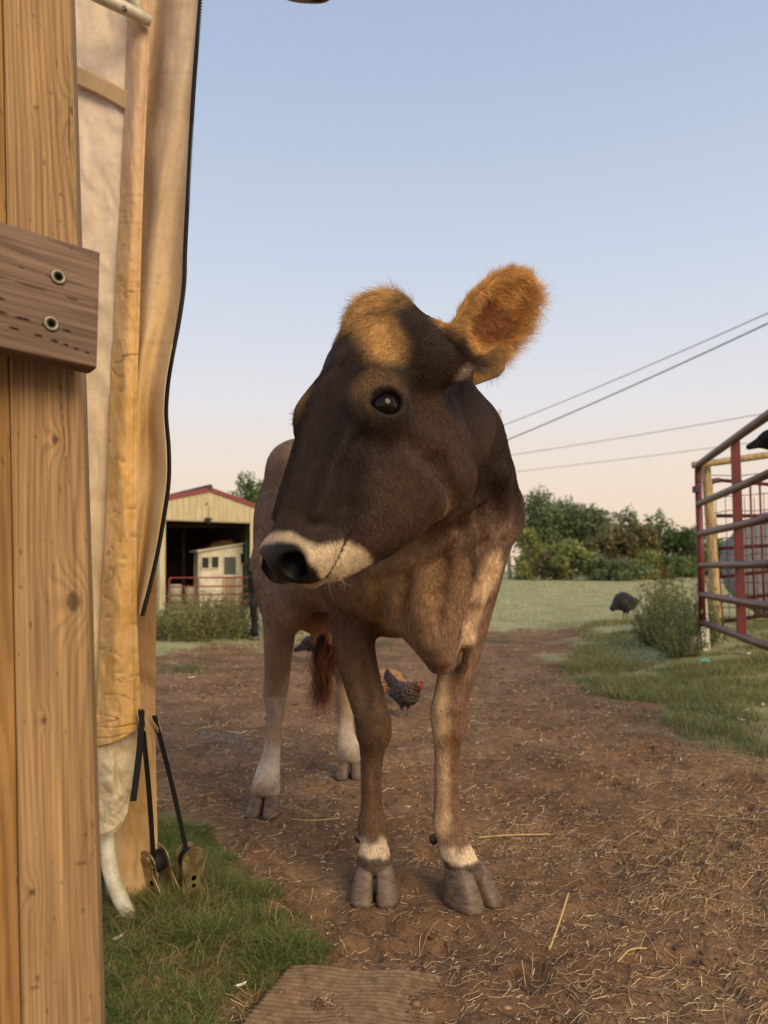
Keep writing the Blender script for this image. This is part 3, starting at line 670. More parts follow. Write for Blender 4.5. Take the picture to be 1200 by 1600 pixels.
# ------------------------------------------------------------------ pole and wires
POLEM = NT('weathered pole', rough=.85); POLEM.color(POLEM.ramp(POLEM.noise(POLEM.coord('Object', (5, 5, .4)), 3, 4), [(.3, C_(176, 166, 150)), (.7, C_(216, 208, 194))])); POLEM = POLEM.m
pb = P(797, 906, 60); pb[2] = float(land(pb[0], pb[1])) - .2; pt = P(781, 640, 60)
upole = empty('utility_pole', pb.tolist(), 'pale wooden utility pole half hidden behind the cow', 'pole')
MB().tube([pb, (pb + pt) / 2, pt], [.17, .14, .11], 12).build('pole', POLEM, upole, True)
xa = unit(np.array([.45, -1, 0])); 
for (px, py) in ((778, 668), (781, 692), (785, 713), (787, 739)):
    q = P(px, py, 59.85); MB().tube([q, q + np.array([0, 0, .12])], [.05, .07], 8).build('insulator', WHITEP, upole)
WIRE = mat('cable', C_(160, 160, 156), .6)
for i, (a, b, rr) in enumerate((((778, 668), (1200, 478), .030), ((781, 692), (1200, 494), .046), ((785, 713), (1200, 640), .026), ((787, 739), (1200, 683), .022))):
    A_ = P(*a, 59.7); B_ = P(*b, 38 if i < 2 else 46); E_ = A_ + (B_ - A_) * 1.7
    pts = [A_ + (E_ - A_) * t - np.array([0, 0, 1]) * (.75 if i < 2 else .4) * 4 * t * (1.0 - t) * .5 + np.array([0, 0, 1]) * 0 for t in np.linspace(0, 1, 30)]
    tag(MB().tube(pts, rr, 6).build('power_line', WIRE, None, True), ['topmost thin power line of the four', 'second power line from the top, the thickest', 'third power line from the top, running nearly level', 'lowest and faintest of the four power lines'][i], 'power line', 'power lines crossing the sky at the right')

# ------------------------------------------------------------------ gate and pen at the right
gl = P(1094, 850, 7.0); gr = P(1342, 850, 3.42); gdir = unit(np.array([gr[0] - gl[0], gr[1] - gl[1], 0])); glen = math.hypot(gr[0] - gl[0], gr[1] - gl[1])
RZ = [P(1096, y, 7.0)[2] for y in (727, 787, 834, 883, 929, 973)]
BRG = NT('weathered maroon tube', rough=.42, spec=.4); nz = BRG.noise(BRG.coord('Object'), 7, 5, .7); BRG.color(BRG.ramp(nz, [(.3, C_(62, 38, 34)), (.65, C_(110, 62, 56))])); BRG = BRG.m
RDV = NT('red gate uprights', rough=.5, spec=.4); nz = RDV.noise(RDV.coord('Object'), 5, 5, .7); RDV.color(RDV.ramp(nz, [(.35, C_(80, 42, 40)), (.65, C_(124, 46, 45))])); RDV = RDV.m
gate = empty('tube_gate', drop(gl, 0.2).tolist(), 'large red-brown tube gate with six rails in the right foreground', 'gate', 'red tube gates')
def gp(t, z): return np.array([gl[0], gl[1], 0]) + gdir * t + np.array([0, 0, z])
for i, z in enumerate(RZ):
    if i == 0: MB().tube(spline([gp(0, z - .16), gp(.012, z - .06), gp(.06, z - .012), gp(.16, z), gp(glen * .5, z + .005), gp(glen, z)], 40), .031, 14).build('rail', BRG, gate, True)
    else: MB().tube([gp(-.01, z), gp(glen * .5, z - .006), gp(glen, z)], .029, 14).build('rail', BRG, gate, True)
MB().tube([gp(0, RZ[0] - .14), gp(0, RZ[-1] - .03)], .031, 14).build('end_tube', RDV, gate, True); MB().tube([gp(glen, RZ[0] - .02), gp(glen, RZ[-1] - .03)], .031, 14).build('end_tube', RDV, gate, True)
Mg = np.stack([gdir, np.array([-gdir[1], gdir[0], 0]), [0, 0, 1]], 1)
for t in (1.37, 2.6): MB().box(gp(t, (RZ[0] + RZ[-1]) / 2) + np.array([gdir[1], -gdir[0], 0]) * -.018, (.04, .062, RZ[0] - RZ[-1]), Mg).build('upright', RDV, gate, False, .004)
q = gp(0, P(1096, 765, 7.0)[2]); MB().box(q + np.array([-.03, -.02, 0]), (.05, .06, .06)).build('latch', DARKM, gate, False, .006)
# gate hinge post at the far end of the swing (outside the picture) carries it
hp_ = gp(glen + .10, 0); tag(MB().tube([drop(hp_, -.2), drop(hp_, 1.0), drop(hp_, 1.93), drop(hp_, 1.95)], [.072, .07, .068, .055], 16).build('gate_post', POLEM, None, True), 'round pale post that the large gate hangs from', 'post')
# peeled corner post and top rail
PEEL = NT('peeled yellow wood', rough=.8); nz = PEEL.noise(PEEL.coord('Object', (4, 4, 1)), 9, 6, .7); PEEL.color(PEEL.ramp(nz, [(.30, C_(112, 86, 62)), (.5, C_(178, 152, 108)), (.8, C_(206, 184, 142))])); PEEL.bump(nz, .5, .01); PEEL = PEEL.m
p0, p1 = P(1103, 730, 7.55), P(1120, 985, 7.55); p1[2] = float(ground_z(p1[0], p1[1])) - .1
tag(MB().tube(spline([p1, (p0 + p1) / 2 + np.array([.01, 0, 0]), p0], 12), np.linspace(.052, .044, 12), 12).build('corner_post', PEEL, None, True), 'peeled yellowish wooden post standing behind the gate end', 'post')
tag(MB().tube(spline([P(1082, 727, 7.45), P(1130, 721, 7.42), P(1200, 711, 7.35), P(1290, 700, 7.3)], 20), .034, 12).build('top_pole', PEEL, None, True), 'peeled pale pole lying level across the top of the pen', 'pole')
pen = empty('pen_panel', drop(P(1116, 980, 9.0), .1).tolist(), 'thin red tube panel standing behind the wire fence', 'panel')
for (a, b) in ((750, 760), (806, 806), (857, 850), (902, 888), (940, 924), (972, 955)):
    MB().tube([P(1120, a, 9.0), P(1310, b + (b - a) * .6, 8.6)], .022, 8).build('rail', RDV, pen, True)
MB().tube(spline([P(1125, 750, 9.0), P(1113, 753, 9.0), P(1110, 766, 9.0), P(1118, 860, 9.0), P(1128, 985, 9.0)], 20), .030, 8).build('end_tube', RDV, pen, True)
for px in (1172, 1187, 1240): MB().tube([P(px, 756, 8.85), P(px + 8, 966, 8.85)], .012, 6).build('upright', RDV, pen, True)
wf = empty('wire_fence', drop(P(1150, 960, 7.9), .1).tolist(), 'rusty woven wire fence stretched behind the large gate', 'fence'); WIREF = mat('rusty wire', C_(64, 52, 46), .7)
r = np.random.default_rng(51)
for y in (744, 775, 800, 822, 843, 865, 887, 908, 928, 948, 966):
    pts = [P(px, y + r.normal(0, 1.2) + (px - 1100) * (.02 if y > 850 else -.03), 7.8) for px in np.linspace(1100, 1330, 14)]; MB().tube(spline(pts, 28), .0042, 5).build('wire', WIREF, wf, True)
for px in np.arange(1118, 1330, 15): MB().tube([P(px, 778 + r.normal(0, 6), 7.8), P(px + 4, 880, 7.8), P(px + 7, 966, 7.8)], .0038, 5).build('wire', WIREF, wf, True)
# grey round bale in the pen
BALE = NT('grey weathered bale', rough=.95); nz = BALE.noise(BALE.coord('Object', (1, 5, 5)), 14, 6, .7); BALE.color(BALE.ramp(nz, [(.3, C_(112, 108, 106)), (.7, C_(168, 164, 160))])); BALE.bump(nz, .8, .03); BALE = BALE.m
bc = P(1225, 885, 11.5); bc[2] = float(land(bc[0], bc[1])) + .80; n = 40; V = []
prof = [(0, .0), (0, .70), (.04, .78), (.12, .82), (.6, .825), (1.1, .82), (1.18, .78), (1.22, .70), (1.22, 0.0)]
ax_ = unit((.35, 1, 0)); lt_ = np.array([ax_[1], -ax_[0], 0])
for (d, rr) in prof: V += [bc + ax_ * (d - .3) + max(rr, .001) * (1 + .012 * math.sin(5 * k) + .02 * math.sin(2.3 * k)) * (math.cos(2 * math.pi * k / n) * lt_ + math.sin(2 * math.pi * k / n) * np.array([0, 0, 1])) for k in range(n)]
tag(MB().add(V, [(i * n + k, i * n + (k + 1) % n, (i + 1) * n + (k + 1) % n, (i + 1) * n + k) for i in range(len(prof) - 1) for k in range(n)]).build('round_bale', BALE, None, True), 'grey weathered round bale standing inside the pen', 'bale')
# leaning plank and block
q0, q1 = P(1104, 992, 7.1), P(1097, 915, 7.15); q0[2] = float(ground_z(q0[0], q0[1])) - .03
tag(MB().tube([q0, q1], .001, 4).build('x', None) if False else prism('leaning_plank', [q0 - [.035, 0, 0], q0 + [.035, 0, 0], q1 + [.035, 0, 0], q1 - [.035, 0, 0]], .03, POLEM, None, np.array([0, 1, 0])), 'short grey plank leaning against the gate end', 'plank')
c = P(1084, 985, 7.2); c[2] = float(ground_z(c[0], c[1])) + .06
CONC = NT('concrete', rough=.9); nz = CONC.noise(CONC.coord('Object'), 30, 5); CONC.color(CONC.ramp(nz, [(.3, C_(92, 88, 84)), (.7, C_(138, 132, 126))])); CONC.bump(nz, .5, .01)
blk = empty('concrete_block', (c - [0, 0, .06]).tolist(), 'grey concrete block lying at the foot of the gate', 'block')
MB().box(c + [-.055, 0, 0], (.10, .15, .14)).build('half', CONC.m, blk, False, .008); MB().box(c + [.055, 0, 0], (.10, .15, .14)).build('half', CONC.m, blk, False, .008)
# litter
TEAL = mat('teal plastic', C_(92, 190, 176), .5)
def scrap(name, label, cat, px, py, sz, mat_, seed):
    r = np.random.default_rng(seed); c = G(px, py, .05); c[2] = float(ground_z(c[0], c[1])) + .022; n = 8; V = []
    for j in range(n):
        for i in range(n): V.append(c + np.array([(i / 7 - .5) * sz * 2, (j / 7 - .5) * sz * 1.4, .010 + .5 * sz * r.random() * math.sin(math.pi * i / 7) * math.sin(math.pi * j / 7)]))
    o = MB().add(V, [(j * n + i, j * n + i + 1, (j + 1) * n + i + 1, (j + 1) * n + i) for j in range(n - 1) for i in range(n - 1)]).build(name, mat_, None, True); md = o.modifiers.new('t', 'SOLIDIFY'); md.thickness = .002
    tag(o, label, cat)
scrap('plastic_scrap', 'crumpled teal plastic scrap in the grass below the gate', 'litter', 1103, 1041, .055, TEAL, 1)
FEATH = mat('white feather', C_(222, 216, 206), .8)
def feather(label, px, py, ln, ang, z=0.0, curl=.2):
    c = G(px, py, z); c[2] = float(ground_z(c[0], c[1])) + .012; d = np.array([math.cos(ang), math.sin(ang), .12]); s_ = np.array([-math.sin(ang), math.cos(ang), .1]); n = 9; V = []
    for i in range(n):
        f = i / (n - 1); wd = ln * .16 * math.sin(math.pi * min(1, f * .92 + .08)) ** .7; q = c + d * ln * (f - .5) + np.array([0, 0, curl * ln * (f - .5) ** 2])
        V += [q - s_ * wd, q + np.array([0, 0, .003]), q + s_ * wd]
    o = MB().add(V, [(i * 3 + k, i * 3 + k + 1, i * 3 + 4 + k, i * 3 + 3 + k) for i in range(n - 1) for k in (0, 1)]).build('feather', FEATH, None, True); md = o.modifiers.new('t', 'SOLIDIFY'); md.thickness = .001
    tag(o, label, 'feather', 'white feathers on the ground')
for (lb, px, py, ln, a) in (('pale feather beside the rear hoof of the cow', 407, 1272, .055, .5), ('white feather in the grass below the teal scrap', 1162, 1115, .07, .2), ('white feather in the grass nearest the gate uprights', 1192, 1105, .07, 1.1), ('small white feather near the gate bottom', 1170, 1047, .09, .8), ('white feather in the grass by the post', 184, 1490, .03, .9), ('tiny white feather near the grooved mat', 377, 1552, .022, .4), ('white feather on the dirt left of the cow', 300, 1062, .06, .1), ('small white feather at the edge of the right grass', 1158, 1127, .05, 2.2)):
    feather(lb, px, py, ln, a)
# a few long straws that stand out
for i, (lb, pts, wd) in enumerate((('long yellow straw lying on the dirt right of the hooves', [(888, 1408), (875, 1445), (858, 1486)], .0055), ('bundle stalk of yellow straw behind the right front hoof', [(748, 1312), (800, 1306), (860, 1303)], .005), ('bent straw stalk near the bottom right', [(965, 1520), (985, 1495), (1010, 1488)], .004), ('thin straw lying beside the rear hoof', [(455, 1282), (490, 1286), (530, 1284)], .004))):
    q = spline([G(*p) for p in pts], 12); q[:, 2] = np.linspace(float(ground_z(q[0, 0], q[0, 1])), float(ground_z(q[-1, 0], q[-1, 1])), 12) + .012; d = unit(q[-1] - q[0]); s_ = np.array([-d[1], d[0], 0]) * wd / 2; V = []
    for k in q: V += [k - s_, k + np.array([0, 0, wd * .5]), k + s_, k - np.array([0, 0, .001])]
    tag(MB().add(V, [(j * 4 + k, j * 4 + (k + 1) % 4, j * 4 + 4 + (k + 1) % 4, j * 4 + 4 + k) for j in range(11) for k in range(4)]).build('straw_stalk', mat('yellow straw', C_(206, 176, 116), .6), None, True), lb, 'straw', 'straw stalks that stand out')
# ------------------------------------------------------------------ lumber
def wood_mat(name, rough=.75):
    m = NT(name, rough=rough, spec=.2); a = m.n('Attribute', attribute_name='coat'); co = m.coord('Object')
    f = m.noise(co, 900, 2); m.color(m.mix(.35, a.outputs['Color'], m.ramp(f, [(.3, (.6, .58, .55)), (.7, (1.25, 1.25, 1.25))]), 'MULTIPLY'))
    m.bump(f, .25, .001); return m.m
def lumber(name, top, bot, mat_, parent, colf, nl=600, nw=64, r=.004, relief=.0006):
    """prism between two rings of 4 corners (front-left, front-right, back-right, back-left); colf(u, v, side) -> colour, depth"""
    top, bot = np.asarray(top), np.asarray(bot); pts = []; info = []
    for s_ in range(4):
        k = nw if s_ in (0,) else (24 if s_ in (1, 3) else 6)
        for i in range(k):
            f = i / k
            pts.append((s_, f)); info.append(s_)
    m_ = len(pts); tt = np.linspace(0, 1, nl); V = np.zeros((nl, m_, 3)); col = np.zeros((nl, m_, 3))
    for j, (s_, f) in enumerate(pts):
        a, b = top[s_], top[(s_ + 1) % 4]; c, d = bot[s_], bot[(s_ + 1) % 4]
        p0 = a + (b - a) * f; p1 = c + (d - c) * f
        V[:, j] = p0 + (p1 - p0) * tt[:, None]
    cen = (top.mean(0) + (bot.mean(0) - top.mean(0)) * tt[:, None])
    # round the corners
    for j, (s_, f) in enumerate(pts):
        w0 = np.linalg.norm(top[(s_ + 1) % 4] - top[s_]); e = min(f, 1 - f) * w0
        if e < r:
            q = cen - V[:, j]; V[:, j] += q / np.linalg.norm(q, axis=1, keepdims=True) * (r - e) * .45
    U = np.array([f for _, f in pts]); SD = np.array([s for s, _ in pts])
    L = np.linalg.norm(bot.mean(0) - top.mean(0)); Wd = np.linalg.norm(top[1] - top[0])
    uu, vv = np.meshgrid(U * Wd, tt * L); ss = np.broadcast_to(SD[None], uu.shape)
    c, dep = colf(uu, vv, ss)
    q = cen[:, None] - V; V = V + q / np.linalg.norm(q, axis=2, keepdims=True) * dep[..., None]
    idx = np.arange(nl * m_).reshape(nl, m_); a = idx[:-1]; b = idx[1:]
    Q = np.stack([a, np.roll(a, -1, 1), np.roll(b, -1, 1), b], 2).reshape(-1, 4)
    V2 = np.concatenate([V.reshape(-1, 3), cen[:1], cen[-1:]]); n0 = nl * m_
    capq = []
    for rw, ct in ((idx[0], n0), (idx[-1], n0 + 1)):
        for i in range(0, m_, 1): capq.append((rw[i], rw[(i + 1) % m_], ct, ct))
    me_tri = np.array([(x, y, z) for x, y, z, _ in capq])
    cc = np.concatenate([c.reshape(-1, 3), c[0].mean(0)[None] * .8, c[-1].mean(0)[None] * .8])
    # triangles for caps + quads in one mesh
    me = bpy.data.meshes.new(name); me.from_pydata([tuple(v) for v in V2.tolist()], [], [tuple(q_) for q_ in Q.tolist()] + [tuple(t_) for t_ in me_tri.tolist()]); me.update()
    at_ = me.attributes.new('coat', 'FLOAT_COLOR', 'POINT'); c4 = np.ones((len(V2), 4), np.float32); c4[:, :3] = cc; at_.data.foreach_set('color', c4.ravel())
    return link_mesh(name, me, mat_, parent, True)
def grain(u, v, s, knots, pith, freq, early, late, seed, cracks=(), wob=.004, tint=None):
    """annual rings cut flat, swirling round knots. u across, v along (metres)"""
    n1 = fbm(u * 6, v * 1.3, s * 3.7, 3, seed); n2 = fbm(u * 500, v * 9, s * 3.1, 2, seed + 5); n3 = fbm(u * 60, v * 3, s * 2.1, 3, seed + 8)
    R = np.sqrt((u - pith) ** 2 + (.10 + .012 * np.sin(v * 1.1 + seed) + .008 * n1) ** 2) + wob * n1 * .6 + .0012 * n3
    kn = np.zeros_like(u)
    for (ku, kv, ks, side) in knots:
        on = (s == side); d2 = ((u - ku) / ks) ** 2 + ((v - kv) / (ks * 1.5)) ** 2
        R = R + on * ks * 1.1 * np.exp(-d2 * .55) * np.sign(u - ku + 1e-6) * 0 + on * .75 * ks * np.exp(-d2 * .45)
        kn = np.maximum(kn, on * sstep(1.25, .7, np.sqrt(d2) * 1.9 + .15 * n3))
    ring = (R * freq) % 1.0; late_w = sstep(.35, .85, ring) * sstep(1.0, .93, ring)
    c = np.asarray(early) + (np.asarray(late) - np.asarray(early)) * (late_w * (.40 + .30 * n1))[..., None]
    n6 = fbm(u * 220, v * 4, s * 1.9, 3, seed + 21); n7 = fbm(u * 9, v * 5, s * 1.3, 4, seed + 23); c = c * (1 + .20 * n2 + .10 * n1 + .10 * n3 + .16 * n6 + .10 * n7)[..., None]
    c = c + (np.asarray(late) * .35 - c) * (kn * .75)[..., None]
    dep = .0004 * late_w * -1 + .0006 * kn
    cr = np.zeros_like(u)
    for (cu, v0, v1, wd, side) in cracks:
        f = np.clip((v - v0) / (v1 - v0), 0, 1); uc = cu + .006 * fbm(v * 9, 0 * v + cu * 50, None, 2, seed + 3) + .01 * (f - .5)
        ww = wd * np.sin(np.pi * f) ** .6 * (.5 + .5 * sstep(-.6, .4, fbm(v * 30, 0 * v, None, 2, seed + 4)))
        cr = np.maximum(cr, (s == side) * sstep(ww, ww * .3, np.abs(u - uc)) * (f > 0) * (f < 1) * (ww > 1e-5))
    c = c * (1 - .82 * cr)[..., None]; dep = dep + .003 * cr
    sp_ = sstep(1.02, 1.2, fbm(u * 110, v * 110, s * 7.0, 2, seed + 12)); c = c * (1 - .5 * sp_)[..., None]
    return np.clip(c, .004, .9), dep
WOODM = wood_mat('sawn pine'); GREYWOOD = wood_mat('weathered pine', .85)
def ext(p, q, z):
    """point on the line p-q at height z"""
    return p + (q - p) * ((z - p[2]) / (q[2] - p[2]))
post = empty('wooden_post', (P(90, 1600, 1.02)[0], 1.03, 0), 'squared pine door post with knots standing beside the fabric shelter wall', 'post')
fl0, fl1 = P(4, 0, .985), P(33, 1600, .985); fr0, fr1 = P(111, 0, 1.03), P(158, 1600, 1.03)
bk = np.array([-.03, .095, 0])
def ring4(z): a, b = ext(fl0, fl1, z), ext(fr0, fr1, z); return [a, b, b + bk, a + bk]
ZT, ZB = 2.75, -.02
def vz(py, px=90): return ZT - P(px, py, 1.0)[2]          # run length below the top end for a photo row
PK = [(.066, vz(945), .016, 0), (.094, vz(1310), .013, 0), (.050, vz(688), .008, 0), (.030, vz(1130), .006, 0), (.014, vz(1395), .007, 0), (.085, vz(155), .012, 0)]
lumber('plank', ring4(ZT), ring4(ZB), WOODM, post,
       lambda u, v, s: grain(u, v, s, PK, .115, 240, C_(160, 129, 90), C_(116, 89, 60), 5,
                             [(.078, vz(60), vz(330), .0011, 0), (.088, vz(820), vz(1010), .0008, 0), (.096, vz(900), vz(1200), .0006, 0), (.062, vz(600), vz(760), .0004, 0)]), 720, 104)
a0 = [q + np.array([-.0025, 0.004, 0]) for q in ring4(ZT)]; a1 = [q + np.array([-.0025, 0.004, 0]) for q in ring4(ZB)]
wv = np.array([-.10, -.012, 0])
lumber('plank', [a0[0] + wv, a0[0], a0[3], a0[3] + wv], [a1[0] + wv, a1[0], a1[3], a1[3] + wv], WOODM, post,
       lambda u, v, s: grain(u, v, s, [], .12, 170, C_(158, 120, 72), C_(112, 82, 48), 15), 300, 30)
# brace board, weathered, screwed across the post
tr, br = P(156, 393, .972), P(158, 573, .972); tl, bl = P(0, 341, .90), P(0, 543, .90)
dv = unit(tl - tr); dv2 = unit((bl - br)); dirb = unit(dv + dv2); hgt = (np.linalg.norm(tr - br) + np.linalg.norm(tl - bl)) / 2
upv = np.array([0, 0, 1.0]); rt = tr; rb = tr - upv * hgt * .99; thk = unit(np.cross(upv, dirb)); thk = thk if thk[1] > 0 else -thk; thk = thk * .040
lt, lb = rt + dirb * .42, rb + dirb * .42
board = empty('brace_board', (rt + dirb * .2).tolist(), 'weathered grey-brown board screwed across the door post', 'board')
bu = lambda px: np.linalg.norm(P(px, 470, .94) - P(156, 470, .972))
lumber('plank', [rb, rt, rt + thk, rb + thk], [lb, lt, lt + thk, lb + thk], GREYWOOD, board,
       lambda u, v, s: grain(u, v, s, [(.035, .16, .012, 0)], .17, 150, C_(124, 103, 88), C_(74, 60, 53), 31, [(.045, .02, .30, .0011, 0), (.085, .0, .2, .0010, 0), (.118, .05, .4, .0008, 0), (.020, .0, .12, .0008, 0), (.062, .1, .38, .0009, 0), (.10, .0, .1, .0008, 0)], .012), 320, 84)
SCREW = mat('zinc screw', C_(120, 112, 100), .45, .8); BLACKM = mat('black recess', (.004, .004, .004), 1.0, 0, 0.0)
nb = unit(np.cross(dirb, upv)); nb = nb if nb[1] < 0 else -nb
for (px, py) in ((91, 433), (80, 506)):
    d = ray(px, py); t = ((rt - EYE) @ nb) / (d @ nb); c = EYE + d * t
    e1, e2 = dirb, upv; m_ = MB(); n = 24; V = []
    for (rr, h) in ((.0098, -.001), (.0098, .0016), (.0088, .0024), (.0052, .0026), (.0048, .0012), (0.0001, .0012)):
        V += [c + nb * h + rr * (math.cos(2 * math.pi * k / n) * e1 + math.sin(2 * math.pi * k / n) * e2) for k in range(n)]
    m_.add(V, [(i * n + k, i * n + (k + 1) % n, (i + 1) * n + (k + 1) % n, (i + 1) * n + k) for i in range(5) for k in range(n)])
    sc = m_.build('screw', SCREW, board, True)
    st = [c + nb * .0031 + (.0044 if k % 2 == 0 else .0026) * (math.cos(math.pi * k / 6) * e1 + math.sin(math.pi * k / 6) * e2) for k in range(12)]
    st2 = [q - nb * .003 for q in st]
    MB().add(st + st2, [tuple(range(12)), tuple(range(23, 11, -1))] + [(k, (k + 1) % 12, 12 + (k + 1) % 12, 12 + k) for k in range(12)]).build('drive_recess', BLACKM, sc)

# ------------------------------------------------------------------ fabric cover of the shelter
def sheet(name, rows, mat_, parent, nu=40, nv=160, fold=None, colf=None, thick=.0012):
    """rows: (photo row, [(photo column, metres ahead), ...]); smooth cloth through the surveyed points"""
    R = np.array([[[px, py if not isinstance(py, (list, tuple)) else py[i], Y] for i, (px, Y) in enumerate(cols)] for py, cols in rows], float)
    A = np.stack([spline(R[:, j], nv) for j in range(R.shape[1])], 1)
    A = np.stack([spline(A[i], nu) for i in range(nv)], 0)
    u, v = np.meshgrid(np.linspace(0, 1, nu), np.linspace(0, 1, nv))
    if fold is not None: A[..., 2] += fold(u, v, A)
    V = np.array([P(*q) for q in A.reshape(-1, 3)]); idx = np.arange(nu * nv).reshape(nv, nu)
    Q = np.stack([idx[:-1, :-1], idx[1:, :-1], idx[1:, 1:], idx[:-1, 1:]], 2).reshape(-1, 4)
    c = None if colf is None else np.clip(colf(u, v, A).reshape(-1, 3), .005, .9)
    o = np_mesh(name, V, Q, mat_, parent, True, c)
    md = o.modifiers.new('thickness', 'SOLIDIFY'); md.thickness = thick; md.offset = 0
    return o
def cloth_mat(name, weave=1500):
    m = NT(name, rough=.8, spec=.2); a = m.n('Attribute', attribute_name='coat'); co = m.coord('Object')
    n1 = m.noise(co, 9, 5, .6); n2 = m.noise(co, 60, 4, .65)
    c = m.mix(.22, a.outputs['Color'], m.ramp(n1, [(.3, (.68, .62, .52)), (.65, (1.08, 1.08, 1.08))]), 'MULTIPLY')
    c = m.mix(.22, c, m.ramp(n2, [(.28, (.55, .48, .40)), (.55, (1.05, 1.05, 1.05))]), 'MULTIPLY')
    m.color(c); m.bump(n2, .35, .003)
    tb_ = m.n('BsdfTranslucent'); m.L(c, tb_.inputs[0]); mx = m.n('MixShader'); mx.inputs[0].default_value = .22
    out = m.t.nodes['Material Output']; m.L(m.b.outputs[0], mx.inputs[1]); m.L(tb_.outputs[0], mx.inputs[2]); m.L(mx.outputs[0], out.inputs[0])
    return m.m
CLOTH = cloth_mat('tarp cloth')
cover = empty('fabric_cover', G(190, 1430).tolist(), 'stained cream fabric shelter wall with wrinkled hem and black zipper beside the post', 'shelter cover')
def cream(u, v, A):
    y = A[..., 1]; t = sstep(200, 1150, y)[..., None]; n = fbm(A[..., 0] * .02, y * .012, None, 3, 7)[..., None]
    return np.array(C_(240, 222, 200)) * (1 - t) + np.array(C_(238, 212, 162)) * t + .05 * n
def creases(sc_, amp, seed):
    def f(u, v, A):
        x, y = A[..., 0], A[..., 1]
        n = fbm(x * .035 * sc_ + 3 * fbm(x * .01, y * .006, None, 2, seed), y * .012 * sc_, None, 3, seed)
        k = fbm(x * .02, y * .05 * sc_, None, 3, seed + 9)
        return amp * n - amp * .5 * np.exp(-(k / .06) ** 2)
    return f
sheet('wall_panel', [(-260, [(30, 1.94), (120, 1.93), (214, 1.925)]), (40, [(40, 1.94), (125, 1.93), (204, 1.925)]), (200, [(40, 1.935), (125, 1.925), (199, 1.92)]), (350, [(42, 1.935), (120, 1.925), (190, 1.92)]),
      (500, [(42, 1.93), (120, 1.92), (183, 1.91)]), (735, [(42, 1.93), (115, 1.92), (174, 1.91)]), (945, [(42, 1.925), (110, 1.915), (163, 1.905)]), (1168, [(42, 1.92), (100, 1.91), (156, 1.90)])], CLOTH, cover, 40, 150, creases(.7, .008, 3), cream)
def hemcol(u, v, A):
    y = A[..., 1]; t = sstep(60, 700, y)[..., None]; n = fbm(A[..., 0] * .08, y * .03, None, 4, 17)[..., None]
    lines = (sstep(.07, .015, np.abs(fbm(A[..., 0] * .009, y * .050, None, 2, 23))) * sstep(200, 600, y))[..., None]  # colour darkened along the creases, painting their shade
    c = np.array(C_(224, 192, 158)) * (1 - t) + np.array(C_(230, 188, 120)) * t  # yellow glow painted into the cloth towards the bottom
    stitch = (np.abs(u - .86) < .018)[..., None]
    return (c + .05 * n) * (1 - .32 * lines) * (1 - .3 * stitch)
def hemfold(u, v, A):
    x, y = A[..., 0], A[..., 1]; k = fbm(x * .009, y * .050, None, 2, 23); w_ = sstep(150, 600, y)
    return -.012 * np.sin(np.pi * u) + .006 * fbm(x * .05, y * .015, None, 3, 29) + w_ * (.0045 * np.exp(-(k / .05) ** 2) + .0016 * fbm(x * .12, y * .10, None, 3, 33))
sheet('hem_band', [(-260, [(208, 1.92), (226, 1.90), (246, 1.90)]), (39, [(199, 1.92), (218, 1.89), (235, 1.89)]), (174, [(195, 1.91), (212, 1.88), (229, 1.885)]), (290, [(189, 1.91), (207, 1.88), (224, 1.88)]), (388, [(184, 1.90), (203, 1.87), (221, 1.875)]),
      (504, [(178, 1.90), (199, 1.87), (218, 1.87)]), (595, [(173, 1.90), (195, 1.87), (215, 1.87)]), (770, [(167, 1.89), (191, 1.86), (214, 1.865)]), (945, [(158, 1.89), (187, 1.86), (214, 1.865)]), (1085, [(152, 1.88), (186, 1.855), (219, 1.865)]),
      ((1168, 1158, 1138), [(146, 1.88), (182, 1.85), (218, 1.86)])], CLOTH, cover, 44, 420, hemfold, hemcol)
def brown(u, v, A):
    y = A[..., 1]; t = sstep(900, 1200, y)[..., None]; n = fbm(A[..., 0] * .05, y * .02, None, 3, 37)[..., None]
    return np.array(C_(190, 152, 112)) * (1 - t) + np.array(C_(206, 172, 124)) * t + .05 * n
sheet('back_strip', [(-260, [(215, 2.03), (262, 2.02), (306, 2.02)]), (40, [(212, 2.03), (255, 2.02), (290, 2.02)]), (400, [(205, 2.03), (236, 2.02), (262, 2.02)]), (700, [(195, 2.03), (222, 2.02), (246, 2.02)]), (900, [(180, 2.03), (218, 2.02), (245, 2.02)]), (1120, [(165, 2.02), (212, 2.01), (243, 2.01)]),
      (1250, [(165, 2.0), (212, 1.99), (245, 2.0)]), (1405, [(165, 1.98), (210, 1.97), (248, 1.985)])], CLOTH, cover, 30, 150, creases(1.0, .008, 43), brown)
def flapcol(u, v, A):
    y = A[..., 1]; n = fbm(A[..., 0] * .03, y * .012, None, 4, 47)[..., None]; t = sstep(0, 700, y)[..., None]; lines = sstep(.05, .01, np.abs(fbm(A[..., 0] * .01, y * .03, None, 2, 53)))[..., None]
    return (np.array(C_(222, 198, 170)) * (1 - t) + np.array(C_(228, 198, 148)) * t + .05 * n) * (1 - .10 * lines)
def flapfold(u, v, A):
    x, y = A[..., 0], A[..., 1]
    return .034 * np.sin(u * 6.5 + y * .006 + .6 * fbm(x * .01, y * .006, None, 2, 57)) * (1 - u * .6) + .012 * fbm(x * .03 + y * .006, y * .005, None, 3, 59)
EDGE = [(-260, 330), (0, 310), (116, 301), (194, 296), (310, 290), (388, 286), (446, 284), (504, 276), (562, 265), (600, 259), (647, 256), (700, 260), (752, 260), (805, 253), (857, 244), (910, 232), (962, 219)]
